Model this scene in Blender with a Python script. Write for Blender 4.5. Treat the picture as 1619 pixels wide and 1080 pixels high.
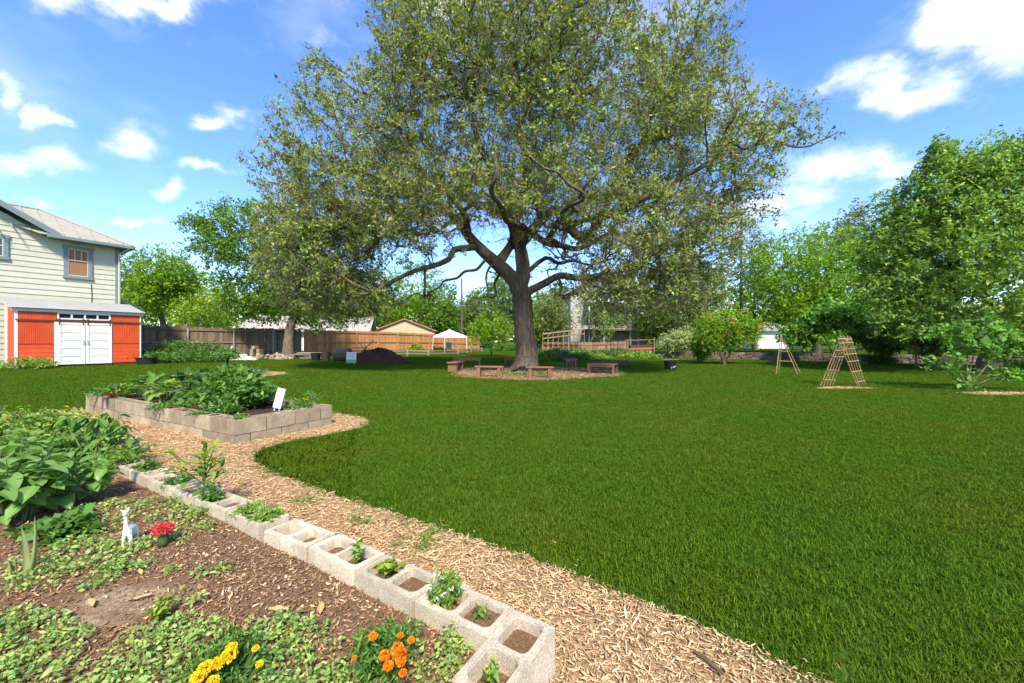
import bpy, bmesh, math, random, heapq
import numpy as np
from mathutils import Vector, Matrix, kdtree
R = math.radians
sc = bpy.context.scene
for o in list(bpy.data.objects): bpy.data.objects.remove(o)
COL = sc.collection
# ------------------------------------------------------------------ camera, sky, sun, exposure
F = 620.0; CX = 809.5; CY = 540.0; H = 1.30          # focal length in photo pixels, eye height in metres
cam = bpy.data.objects.new('camera', bpy.data.cameras.new('camera'))
COL.objects.link(cam); sc.camera = cam
cam.location = (0, 0, H); cam.rotation_euler = (R(90), 0, 0)
cam.data.sensor_width = 36.0; cam.data.lens = 36.0 * F / 1619.0
cam.data.clip_start = 0.05; cam.data.clip_end = 2000
SUN_EL = R(47); SUN_AZ = R(169)                       # azimuth clockwise from +Y (north): behind the camera, to the left
sun = bpy.data.objects.new('sun', bpy.data.lights.new('sun', 'SUN')); COL.objects.link(sun)
sdir = Vector((math.sin(SUN_AZ) * math.cos(SUN_EL), math.cos(SUN_AZ) * math.cos(SUN_EL), math.sin(SUN_EL)))
sun.rotation_euler = (-sdir).to_track_quat('-Z', 'Y').to_euler()
sun.data.energy = 2.5; sun.data.angle = R(7); sun.data.color = (1.0, 0.92, 0.77)
sc.view_settings.view_transform = 'Standard'; sc.view_settings.look = 'None'
sc.view_settings.gamma = 1.0; sc.view_settings.use_curve_mapping = False
sc.view_settings.exposure = 1.82
sc.cycles.max_bounces = 8; sc.cycles.diffuse_bounces = 5; sc.cycles.transmission_bounces = 3
sc.cycles.glossy_bounces = 2; sc.cycles.transparent_max_bounces = 4
sc.cycles.use_adaptive_sampling = True; sc.cycles.adaptive_threshold = 0.02
sc.cycles.use_denoising = True; sc.cycles.denoiser = 'OPENIMAGEDENOISE'; sc.cycles.denoising_input_passes = 'RGB_ALBEDO_NORMAL'

def pdir(px, py):
    return Vector(((px - CX) / F, 1.0, (CY - py) / F)).normalized()

world = bpy.data.worlds.new('World'); sc.world = world; world.use_nodes = True
def build_world():
    nt = world.node_tree; N = nt.nodes; L = nt.links; N.clear()
    def n(t, **kw):
        x = N.new(t)
        for k, v in kw.items(): setattr(x, k, v)
        return x
    def m(op, a, b=None, clamp=False):
        x = n('ShaderNodeMath', operation=op); x.use_clamp = clamp
        for i, v in enumerate((a, b)):
            if v is None: continue
            if isinstance(v, (int, float)): x.inputs[i].default_value = v
            else: L.new(v, x.inputs[i])
        return x.outputs[0]
    sky = n('ShaderNodeTexSky', sky_type='NISHITA')
    sky.sun_disc = False; sky.sun_elevation = SUN_EL; sky.sun_rotation = SUN_AZ
    sky.air_density = 1.0; sky.dust_density = 0.3; sky.ozone_density = 1.1; sky.altitude = 200
    hs = n('ShaderNodeHueSaturation'); hs.inputs['Saturation'].default_value = 1.16; hs.inputs['Value'].default_value = 0.66
    wb = n('ShaderNodeMix', data_type='RGBA', blend_type='MULTIPLY'); wb.inputs['Factor'].default_value = 1; wb.inputs['B'].default_value = (.90, .91, 1.10, 1)
    L.new(sky.outputs[0], wb.inputs['A']); L.new(wb.outputs['Result'], hs.inputs['Color'])
    tc = n('ShaderNodeTexCoord'); g = tc.outputs['Generated']
    # drifting fair-weather cloud: a thin even noise over the whole dome plus the single puffs seen above the garden
    nz = n('ShaderNodeTexNoise'); nz.inputs['Scale'].default_value = 13.0; nz.inputs['Detail'].default_value = 7; nz.inputs['Roughness'].default_value = 0.6
    mp = n('ShaderNodeMapping'); mp.inputs['Scale'].default_value = (1, 1, 2.0); L.new(g, mp.inputs[0]); L.new(mp.outputs[0], nz.inputs['Vector'])
    nz2 = n('ShaderNodeTexNoise'); nz2.inputs['Scale'].default_value = 2.6; nz2.inputs['Detail'].default_value = 5
    mp2 = n('ShaderNodeMapping'); mp2.inputs['Scale'].default_value = (1, 1, 2.6); mp2.inputs['Location'].default_value = (3.1, 1.7, .4)
    L.new(g, mp2.inputs[0]); L.new(mp2.outputs[0], nz2.inputs['Vector'])
    puffs = [(700, -10, 220, 26, 1.0), (240, 2, 150, 28, 1.0), (190, 40, 60, 30, .45), (410, 75, 48, 30, .42), (520, 55, 70, 34, .5), (345, 178, 40, 22, .95),
             (20, 160, 42, 36, .75), (66, 200, 46, 20, .9), (215, 228, 66, 34, .8), (60, 262, 92, 22, .85), (334, 271, 42, 14, .9),
             (276, 302, 46, 15, .9), (214, 339, 52, 14, .85), (40, 326, 44, 14, .6), (300, 64, 22, 14, .35), (45, 68, 34, 22, .35), (12, 28, 24, 22, .4),
             (1530, 60, 130, 62, 1.15), (1590, 20, 120, 60, 1.1), (1410, 138, 150, 34, 1.0), (1520, 158, 70, 22, .7), (1310, 270, 90, 42, .85), (1400, 262, 70, 36, .75), (1230, 320, 110, 38, .8),
             (1240, 355, 90, 26, .7), (680, 130, 120, 60, .5), (760, 330, 160, 70, .55), (1000, 380, 140, 60, .55), (1140, 420, 80, 40, .6), (690, 480, 90, 40, .45)]
    wn = n('ShaderNodeTexNoise'); wn.inputs['Scale'].default_value = 9.0; wn.inputs['Detail'].default_value = 5; L.new(g, wn.inputs['Vector'])
    ws = n('ShaderNodeVectorMath', operation='SUBTRACT'); L.new(wn.outputs['Color'], ws.inputs[0]); ws.inputs[1].default_value = (.5, .5, .5)
    wm = n('ShaderNodeVectorMath', operation='SCALE'); L.new(ws.outputs[0], wm.inputs[0]); wm.inputs['Scale'].default_value = .14
    wa = n('ShaderNodeVectorMath', operation='ADD'); L.new(g, wa.inputs[0]); L.new(wm.outputs[0], wa.inputs[1]); gw = wa.outputs[0]
    acc = None
    for (px, py, rx, ry, st) in puffs:
        rx *= 1.05; ry *= 1.08
        c = pdir(px, py); e1 = (pdir(px + rx * .5, py) - pdir(px - rx * .5, py)); e2 = (pdir(px, py - ry * .5) - pdir(px, py + ry * .5))
        nn = e1.cross(e2); f1 = e2.cross(nn); f1 = f1 / f1.dot(e1); f2 = nn.cross(e1); f2 = f2 / f2.dot(e2)   # axes of the puff on the dome
        dx = n('ShaderNodeVectorMath', operation='DOT_PRODUCT'); L.new(gw, dx.inputs[0]); dx.inputs[1].default_value = f1
        du = n('ShaderNodeVectorMath', operation='DOT_PRODUCT'); L.new(gw, du.inputs[0]); du.inputs[1].default_value = f2
        ax_ = m('SUBTRACT', dx.outputs['Value'], f1.dot(c)); ay_ = m('SUBTRACT', du.outputs['Value'], f2.dot(c))
        df = n('ShaderNodeVectorMath', operation='DOT_PRODUCT'); L.new(g, df.inputs[0]); df.inputs[1].default_value = c
        r2 = m('ADD', m('MULTIPLY', ax_, ax_), m('MULTIPLY', ay_, ay_))
        gz_ = m('EXPONENT', m('MULTIPLY', r2, -0.8))
        gz_ = m('MULTIPLY', gz_, m('MULTIPLY', m('GREATER_THAN', df.outputs['Value'], 0.0), st))
        acc = gz_ if acc is None else m('MAXIMUM', acc, gz_)
    body = m('MULTIPLY', m('ADD', acc, m('MULTIPLY', m('SUBTRACT', nz.outputs['Fac'], .5), 2.1)), acc)
    mask = n('ShaderNodeMapRange'); mask.interpolation_type = 'SMOOTHSTEP'
    mask.inputs['From Min'].default_value = .06; mask.inputs['From Max'].default_value = 1.1
    L.new(body, mask.inputs['Value'])
    thin = n('ShaderNodeMapRange'); thin.interpolation_type = 'SMOOTHSTEP'
    thin.inputs['From Min'].default_value = .50; thin.inputs['From Max'].default_value = .80; thin.inputs['To Max'].default_value = .35
    L.new(nz2.outputs['Fac'], thin.inputs['Value'])
    allm = m('MAXIMUM', mask.outputs[0], thin.outputs[0], True)
    shade = n('ShaderNodeMapRange'); shade.inputs['From Min'].default_value = .35; shade.inputs['From Max'].default_value = .7
    shade.inputs['To Min'].default_value = .86; shade.inputs['To Max'].default_value = 1.0; L.new(nz.outputs['Fac'], shade.inputs['Value'])
    cc = n('ShaderNodeMix', data_type='RGBA'); cc.inputs['A'].default_value = (2.1, 2.25, 2.6, 1); cc.inputs['B'].default_value = (2.9, 2.95, 3.0, 1)
    L.new(shade.outputs[0], cc.inputs['Factor'])
    mix = n('ShaderNodeMix', data_type='RGBA')
    L.new(allm, mix.inputs['Factor']); L.new(hs.outputs[0], mix.inputs['A']); L.new(cc.outputs['Result'], mix.inputs['B'])
    bg = n('ShaderNodeBackground'); bg.inputs['Strength'].default_value = 0.15
    L.new(mix.outputs['Result'], bg.inputs['Color'])
    out = n('ShaderNodeOutputWorld'); L.new(bg.outputs[0], out.inputs['Surface'])
build_world()
world.cycles.sampling_method = 'MANUAL'; world.cycles.sample_map_resolution = 512

# ------------------------------------------------------------------ terrain and coordinates
def sst(a, b, v):
    t = np.clip((np.asarray(v, float) - a) / (b - a), 0, 1); return t * t * (3 - 2 * t)
def gz(x, y):                                          # the garden rises a little towards the shed and the back fence
    z = 0.25 * sst(8, 16, y) * sst(-3, -12, x) + 0.012 * np.sin(np.asarray(x) * .7 + 1) * np.sin(np.asarray(y) * .5) * sst(6, 10, y)
    z = z + 0.35 * sst(0, 5, (np.asarray(x) * .62 + np.asarray(y) * .78) - 32) * sst(9, 12, x)
    return z
def G(px, py, dz=0.0):                                 # where the line of sight meets the ground
    z = 0.0
    for _ in range(12):
        d = F * (H - z - dz) / (py - CY); x = (px - CX) / F * d; z = float(gz(x, d))
    return Vector((x, d, z + dz))
def P(px, py, d): return Vector(((px - CX) / F * d, d, H + (CY - py) / F * d))
def at(px, d, dz=0.0):
    x = (px - CX) / F * d; return Vector((x, d, float(gz(x, d)) + dz))

# ------------------------------------------------------------------ materials
def newmat(name):
    m = bpy.data.materials.new(name); m.use_nodes = True
    nt = m.node_tree; nt.nodes.clear()
    out = nt.nodes.new('ShaderNodeOutputMaterial'); b = nt.nodes.new('ShaderNodeBsdfPrincipled')
    nt.links.new(b.outputs[0], out.inputs[0]); return m, nt, b, out
def c4(c): return (c[0], c[1], c[2], 1.0)
def mat(name, c1, c2=None, scale=8.0, rough=.75, bump=.15, bscale=None, stretch=(1, 1, 1), c3=None, rnd=0.0, spec=.3, metal=0.0, detail=6, bdist=.01, w2=.5, speck=0.0):
    m, nt, b, out = newmat(name); N = nt.nodes; L = nt.links
    b.inputs['Roughness'].default_value = rough; b.inputs['Specular IOR Level'].default_value = spec; b.inputs['Metallic'].default_value = metal
    if c2 is None: c2 = tuple(x * .72 for x in c1)
    tc = N.new('ShaderNodeTexCoord'); mp = N.new('ShaderNodeMapping'); mp.inputs['Scale'].default_value = stretch
    L.new(tc.outputs['Object'], mp.inputs[0])
    oi = N.new('ShaderNodeObjectInfo')
    av = N.new('ShaderNodeVectorMath'); av.operation = 'MULTIPLY_ADD'
    cb = N.new('ShaderNodeCombineXYZ')
    for i in range(3): L.new(oi.outputs['Random'], cb.inputs[i])
    L.new(cb.outputs[0], av.inputs[0]); av.inputs[1].default_value = (37, 53, 71); L.new(mp.outputs[0], av.inputs[2])
    nz = N.new('ShaderNodeTexNoise'); nz.inputs['Scale'].default_value = scale; nz.inputs['Detail'].default_value = detail; nz.inputs['Roughness'].default_value = .62
    L.new(av.outputs[0], nz.inputs['Vector'])
    cr = N.new('ShaderNodeValToRGB'); cr.color_ramp.elements[0].position = .32; cr.color_ramp.elements[1].position = .68
    cr.color_ramp.elements[0].color = c4(c2); cr.color_ramp.elements[1].color = c4(c1)
    if c3 is not None:
        e = cr.color_ramp.elements.new(w2); e.color = c4(c3)
    L.new(nz.outputs['Fac'], cr.inputs[0]); col = cr.outputs[0]
    if rnd > 0:
        hs = N.new('ShaderNodeHueSaturation'); mr = N.new('ShaderNodeMapRange'); mr.inputs['To Min'].default_value = 1 - rnd; mr.inputs['To Max'].default_value = 1 + rnd
        L.new(oi.outputs['Random'], mr.inputs['Value']); L.new(mr.outputs[0], hs.inputs['Value']); L.new(col, hs.inputs['Color']); col = hs.outputs[0]
    if speck > 0:                                      # coarse aggregate: dark pores and pale grains
        n3 = N.new('ShaderNodeTexNoise'); n3.inputs['Scale'].default_value = 170; n3.inputs['Detail'].default_value = 3; L.new(av.outputs[0], n3.inputs['Vector'])
        m3 = N.new('ShaderNodeMapRange'); m3.inputs['From Min'].default_value = .3; m3.inputs['From Max'].default_value = .7; m3.inputs['To Min'].default_value = 1 - speck; m3.inputs['To Max'].default_value = 1 + speck * .6; L.new(n3.outputs['Fac'], m3.inputs['Value'])
        n4 = N.new('ShaderNodeTexNoise'); n4.inputs['Scale'].default_value = 2.6; n4.inputs['Detail'].default_value = 7; n4.inputs['Roughness'].default_value = .7; L.new(av.outputs[0], n4.inputs['Vector'])
        m4 = N.new('ShaderNodeMapRange'); m4.inputs['From Min'].default_value = .38; m4.inputs['From Max'].default_value = .6; m4.inputs['To Min'].default_value = 1 - speck * .75; L.new(n4.outputs['Fac'], m4.inputs['Value'])
        mm = N.new('ShaderNodeMath'); mm.operation = 'MULTIPLY'; L.new(m3.outputs[0], mm.inputs[0]); L.new(m4.outputs[0], mm.inputs[1])
        h3 = N.new('ShaderNodeHueSaturation'); L.new(mm.outputs[0], h3.inputs['Value']); L.new(col, h3.inputs['Color']); col = h3.outputs[0]
    L.new(col, b.inputs['Base Color'])
    if bump > 0:
        n2 = N.new('ShaderNodeTexNoise'); n2.inputs['Scale'].default_value = bscale or scale * 4; n2.inputs['Detail'].default_value = 4
        L.new(av.outputs[0], n2.inputs['Vector'])
        bp = N.new('ShaderNodeBump'); bp.inputs['Strength'].default_value = bump; bp.inputs['Distance'].default_value = bdist
        L.new(n2.outputs['Fac'], bp.inputs['Height']); L.new(bp.outputs[0], b.inputs['Normal'])
    return m
def leafmat(name, c, trans=.35, rough=.5, spec=.18, rnd=0.0, tcol=None, patch=None):
    m, nt, b, out = newmat(name); N = nt.nodes; L = nt.links
    b.inputs['Roughness'].default_value = rough; b.inputs['Specular IOR Level'].default_value = spec
    at_ = N.new('ShaderNodeAttribute'); at_.attribute_name = 'tint'
    mx = N.new('ShaderNodeMix'); mx.data_type = 'RGBA'; mx.blend_type = 'MULTIPLY'; mx.inputs['Factor'].default_value = 1.0
    mx.inputs['A'].default_value = c4(c); L.new(at_.outputs['Color'], mx.inputs['B']); col = mx.outputs['Result']
    if rnd > 0:
        oi = N.new('ShaderNodeObjectInfo'); hs = N.new('ShaderNodeHueSaturation')
        mr = N.new('ShaderNodeMapRange'); mr.inputs['To Min'].default_value = 1 - rnd; mr.inputs['To Max'].default_value = 1 + rnd
        mh = N.new('ShaderNodeMapRange'); mh.inputs['To Min'].default_value = .5 - rnd * .06; mh.inputs['To Max'].default_value = .5 + rnd * .05
        ml = N.new('ShaderNodeMath'); ml.operation = 'MULTIPLY'; ml.inputs[1].default_value = 7.31
        fr = N.new('ShaderNodeMath'); fr.operation = 'FRACT'; L.new(oi.outputs['Random'], ml.inputs[0]); L.new(ml.outputs[0], fr.inputs[0])
        L.new(oi.outputs['Random'], mr.inputs['Value']); L.new(fr.outputs[0], mh.inputs['Value'])
        L.new(mr.outputs[0], hs.inputs['Value']); L.new(mh.outputs[0], hs.inputs['Hue']); L.new(col, hs.inputs['Color']); col = hs.outputs[0]
    if patch is not None:                              # drier, more olive areas of the lawn
        ge = N.new('ShaderNodeNewGeometry'); pn = N.new('ShaderNodeTexNoise'); pn.inputs['Scale'].default_value = .55; pn.inputs['Detail'].default_value = 4; L.new(ge.outputs['Position'], pn.inputs['Vector'])
        pr = N.new('ShaderNodeMapRange'); pr.inputs['From Min'].default_value = .42; pr.inputs['From Max'].default_value = .66; L.new(pn.outputs['Fac'], pr.inputs['Value'])
        pm = N.new('ShaderNodeMix'); pm.data_type = 'RGBA'; pm.blend_type = 'MULTIPLY'; L.new(pr.outputs[0], pm.inputs['Factor']); L.new(col, pm.inputs['A']); pm.inputs['B'].default_value = c4(patch); col = pm.outputs['Result']
    L.new(col, b.inputs['Base Color'])
    if trans > 0:
        t = N.new('ShaderNodeBsdfTranslucent'); g2 = N.new('ShaderNodeMix'); g2.data_type = 'RGBA'; g2.blend_type = 'MULTIPLY'; g2.inputs['Factor'].default_value = 1.0
        L.new(col, g2.inputs['A']); g2.inputs['B'].default_value = c4(tcol or (1.25, 1.35, .55)); L.new(g2.outputs['Result'], t.inputs[0])
        ms = N.new('ShaderNodeMixShader'); ms.inputs[0].default_value = trans
        L.new(b.outputs[0], ms.inputs[1]); L.new(t.outputs[0], ms.inputs[2]); L.new(ms.outputs[0], out.inputs[0])
    return m
def flat(name, c, rough=.5, spec=.4, metal=0.0):
    return mat(name, c, tuple(x * .88 for x in c), 3.0, rough, .04, 30, spec=spec, metal=metal)
def glassmat(name, c=(.03, .04, .05)):
    m, nt, b, out = newmat(name); b.inputs['Base Color'].default_value = c4(c); b.inputs['Roughness'].default_value = .06; b.inputs['Specular IOR Level'].default_value = .7
    return m

# ------------------------------------------------------------------ objects
def tag(o, label=None, cat=None, group=None, kind=None):
    if label: o['label'] = label
    if cat: o['category'] = cat
    if group: o['group'] = group
    if kind: o['kind'] = kind
    return o
def link(o, parent=None):
    COL.objects.link(o)
    if parent is not None: o.parent = parent
    return o
def thing(name, label, cat, loc=(0, 0, 0), rz=0.0, group=None):
    o = bpy.data.objects.new(name, None); o.empty_display_size = .1; link(o)
    o.location = loc; o.rotation_euler = (0, 0, rz); return tag(o, label, cat, group)
def npmesh(name, V, faces=None, quads=None, tris=None, smooth=False, tint=None):
    me = bpy.data.meshes.new(name); V = np.asarray(V, np.float32)
    if faces is not None:
        me.from_pydata([tuple(v) for v in V], [], faces)
    else:
        q = np.zeros((0, 4), np.int32) if quads is None else np.asarray(quads, np.int32)
        t = np.zeros((0, 3), np.int32) if tris is None else np.asarray(tris, np.int32)
        me.vertices.add(len(V)); me.vertices.foreach_set('co', V.ravel())
        lv = np.concatenate([q.ravel(), t.ravel()]).astype(np.int32)
        if len(lv) == 0: return me
        me.loops.add(len(lv)); me.loops.foreach_set('vertex_index', lv)
        tot = np.concatenate([np.full(len(q), 4), np.full(len(t), 3)]).astype(np.int32)
        st = np.concatenate([[0], np.cumsum(tot)[:-1]]).astype(np.int32)
        me.polygons.add(len(tot)); me.polygons.foreach_set('loop_start', st); me.polygons.foreach_set('loop_total', tot)
    if tint is not None:
        a = me.color_attributes.new('tint', 'FLOAT_COLOR', 'POINT')
        a.data.foreach_set('color', np.asarray(tint, np.float32).ravel())
    me.update(calc_edges=True)
    if smooth: me.polygons.foreach_set('use_smooth', np.ones(len(me.polygons), bool))
    return me
def obj(name, me, m=None, parent=None, loc=None):
    o = bpy.data.objects.new(name, me)
    if m is not None and not me.materials: me.materials.append(m)
    link(o, parent)
    if loc is not None: o.location = loc
    return o
class MB:                                              # collects simple solids into one mesh
    def __init__(s): s.v = []; s.f = []; s.sm = False
    def add(s, V, Fc):
        b = len(s.v); s.v += [tuple(v) for v in V]; s.f += [tuple(b + i for i in f) for f in Fc]; return s
    def box(s, c, d, rz=0.0, M=None):
        x, y, z = d[0] / 2, d[1] / 2, d[2] / 2
        vs = [Vector((i * x, j * y, k * z)) for i in (-1, 1) for j in (-1, 1) for k in (-1, 1)]
        if M is not None: vs = [M @ v for v in vs]
        elif rz: q = Matrix.Rotation(rz, 3, 'Z'); vs = [q @ v for v in vs]
        vs = [v + Vector(c) for v in vs]
        return s.add(vs, [(0, 1, 3, 2), (4, 6, 7, 5), (0, 4, 5, 1), (2, 3, 7, 6), (0, 2, 6, 4), (1, 5, 7, 3)])
    def bar(s, a, b, w, h, roll=0.0):                  # rectangular bar from a to b
        a = Vector(a); b = Vector(b); d = b - a
        q = d.to_track_quat('X', 'Z').to_matrix() @ Matrix.Rotation(roll, 3, 'X')
        return s.box((a + b) / 2, (d.length, w, h), M=q)
    def tube(s, pts, rad, n=8, cap=True):
        pts = [Vector(p) for p in pts]; rad = list(rad) if hasattr(rad, '__len__') else [rad] * len(pts)
        b = len(s.v); up = Vector((.31, .2, .93))
        for i, p in enumerate(pts):
            t = (pts[min(i + 1, len(pts) - 1)] - pts[max(i - 1, 0)]).normalized()
            x = t.cross(up); x = x.normalized() if x.length > .05 else t.cross(Vector((1, 0, 0))).normalized()
            y = t.cross(x)
            for k in range(n):
                a = 2 * math.pi * k / n; s.v.append(tuple(p + x * math.cos(a) * rad[i] + y * math.sin(a) * rad[i]))
        for i in range(len(pts) - 1):
            for k in range(n):
                k2 = (k + 1) % n; s.f.append((b + i * n + k, b + (i + 1) * n + k, b + (i + 1) * n + k2, b + i * n + k2))
        if cap:
            s.f.append(tuple(b + k for k in range(n))); e = b + (len(pts) - 1) * n; s.f.append(tuple(e + n - 1 - k for k in range(n)))
        return s
    def lathe(s, prof, n=20, c=(0, 0, 0)):
        b = len(s.v)
        for (r, z) in prof:
            for k in range(n):
                a = 2 * math.pi * k / n; s.v.append((c[0] + r * math.cos(a), c[1] + r * math.sin(a), c[2] + z))
        for i in range(len(prof) - 1):
            for k in range(n):
                k2 = (k + 1) % n; s.f.append((b + i * n + k, b + i * n + k2, b + (i + 1) * n + k2, b + (i + 1) * n + k))
        s.f.append(tuple(b + n - 1 - k for k in range(n))); e = b + (len(prof) - 1) * n; s.f.append(tuple(e + k for k in range(n)))
        return s
    def prism(s, poly, ext):                           # polygon (3-d points) extruded by a vector
        poly = [Vector(p) for p in poly]; n = len(poly); ext = Vector(ext)
        return s.add(poly + [p + ext for p in poly], [tuple(range(n))[::-1], tuple(range(n, 2 * n))] + [(i, (i + 1) % n, n + (i + 1) % n, n + i) for i in range(n)])
    def mesh(s, name, smooth=False, bevel=0.0):
        me = bpy.data.meshes.new(name); me.from_pydata(s.v, [], s.f); me.update()
        bm = bmesh.new(); bm.from_mesh(me)
        bmesh.ops.recalc_face_normals(bm, faces=bm.faces)
        if bevel > 0:
            es = [e for e in bm.edges if len(e.link_faces) == 2 and e.calc_face_angle(0) > .6]
            bmesh.ops.bevel(bm, geom=es, offset=bevel, segments=1, affect='EDGES', clamp_overlap=True)
        bm.to_mesh(me); bm.free()
        if smooth: me.polygons.foreach_set('use_smooth', np.ones(len(me.polygons), bool))
        return me
    def build(s, name, m, parent=None, smooth=False, bevel=0.0, loc=None):
        return obj(name, s.mesh(name, smooth, bevel), m, parent, loc)
def dup(o, parent=None):                               # a copy of a thing, its parts and their sub-parts
    c = o.copy(); link(c, parent)
    for ch in list(o.children): dup(ch, c)
    return c

# ------------------------------------------------------------------ points, polygons, instancing
def inpoly(x, y, poly):
    ins = np.zeros(len(x), bool); n = len(poly); j = n - 1
    for i in range(n):
        xi, yi = poly[i][0], poly[i][1]; xj, yj = poly[j][0], poly[j][1]
        c = ((yi > y) != (yj > y)) & (x < (xj - xi) * (y - yi) / (yj - yi + 1e-12) + xi)
        ins ^= c; j = i
    return ins
def polyscatter(poly, n, rng):
    a = np.array([(p[0], p[1]) for p in poly]); lo = a.min(0); hi = a.max(0); out = np.zeros((0, 2))
    while len(out) < n:
        q = lo + rng.random((int(n * 2) + 10, 2)) * (hi - lo); out = np.concatenate([out, q[inpoly(q[:, 0], q[:, 1], a)]])
    return out[:n]
def chaikin(p, it=2, closed=True):
    p = [Vector((q[0], q[1])) for q in p]
    for _ in range(it):
        o = []; n = len(p)
        for i in range(n if closed else n - 1):
            a, b = p[i], p[(i + 1) % n]; o += [a * .75 + b * .25, a * .25 + b * .75]
        p = o
    return p
def instancer(name, pts, rot, scl, idx, sources, label, cat=None):
    me = npmesh(name, pts, quads=[]); n = len(pts)
    a = me.attributes.new('rot', 'FLOAT_VECTOR', 'POINT'); a.data.foreach_set('vector', np.asarray(rot, np.float32).ravel())
    a = me.attributes.new('scl', 'FLOAT', 'POINT'); a.data.foreach_set('value', np.asarray(scl, np.float32))
    a = me.attributes.new('idx', 'INT', 'POINT'); a.data.foreach_set('value', np.asarray(idx, np.int32))
    o = bpy.data.objects.new(name, me); link(o)
    ng = bpy.data.node_groups.new(name + '_scatter', 'GeometryNodeTree')
    ng.interface.new_socket('Geometry', in_out='INPUT', socket_type='NodeSocketGeometry')
    ng.interface.new_socket('Geometry', in_out='OUTPUT', socket_type='NodeSocketGeometry')
    N = ng.nodes; L = ng.links
    gi = N.new('NodeGroupInput'); go = N.new('NodeGroupOutput'); ip = N.new('GeometryNodeInstanceOnPoints')
    j = N.new('GeometryNodeJoinGeometry')
    for s in reversed(sources):
        oi = N.new('GeometryNodeObjectInfo'); oi.inputs['Object'].default_value = s; oi.inputs['As Instance'].default_value = True
        L.new(oi.outputs['Geometry'], j.inputs[0])
    def na(nm, t):
        x = N.new('GeometryNodeInputNamedAttribute'); x.data_type = t; x.inputs['Name'].default_value = nm; return [q for q in x.outputs if q.enabled and q.name == 'Attribute'][0]
    L.new(gi.outputs[0], ip.inputs['Points']); L.new(j.outputs[0], ip.inputs['Instance'])
    ip.inputs['Pick Instance'].default_value = True
    L.new(na('idx', 'INT'), ip.inputs['Instance Index']); L.new(na('rot', 'FLOAT_VECTOR'), ip.inputs['Rotation']); L.new(na('scl', 'FLOAT'), ip.inputs['Scale'])
    L.new(ip.outputs[0], go.inputs[0])
    md = o.modifiers.new('scatter', 'NODES'); md.node_group = ng
    return tag(o, label, cat, None, 'stuff')
def source(name, me, m):                               # mesh only used as an instance, never placed in the scene itself
    if not me.materials: me.materials.append(m)
    return bpy.data.objects.new(name, me)

# ------------------------------------------------------------------ leaves
def nrm(a): return a / np.maximum(np.linalg.norm(a, axis=-1, keepdims=True), 1e-9)
def leafarrays(Pt, length, width, rng, up=.6, droop=.0, fold=.18, axis=None, axw=1.0):
    n = len(Pt); L = np.asarray(length) * np.ones(n); W = np.asarray(width) * np.ones(n)
    nn = nrm(rng.normal(size=(n, 3)) * .75 + np.array([0, 0, up]))
    ax = rng.normal(size=(n, 3))
    if axis is not None: ax = ax * .55 + axis * axw
    ax[:, 2] -= droop
    ax = nrm(ax - nn * np.sum(ax * nn, 1, keepdims=True)); b = np.cross(nn, ax)
    mid = Pt + ax * (L * .45)[:, None]
    V = np.stack([Pt, mid + b * (W / 2)[:, None] + nn * (W * fold)[:, None], Pt + ax * L[:, None] - nn * (L * .08)[:, None], mid - b * (W / 2)[:, None] + nn * (W * fold)[:, None]], 1)
    return V.reshape(-1, 3)
def tints(n, rng, per=4, val=.28, hue=.14, clump=None, rare=None):
    v = np.exp(rng.normal(size=n) * val)
    if clump is not None: v = v * clump
    h = rng.normal(size=n) * hue
    c = np.stack([v * (1 + h), v, v * (1 - h * .6), np.ones(n)], 1)
    if rare is not None:
        k = rng.random(n) < rare[0]; c[k, :3] *= np.array(rare[1])
    return np.repeat(np.clip(c, 0.05, 4), per, 0)
def leafmesh(name, Pt, length, width, rng, **kw):
    tk = {k: kw.pop(k) for k in ('val', 'hue', 'clump', 'rare') if k in kw}
    V = leafarrays(Pt, length, width, rng, **kw); n = len(Pt)
    return npmesh(name, V, quads=np.arange(4 * n).reshape(n, 4), tint=tints(n, rng, **tk))

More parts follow.
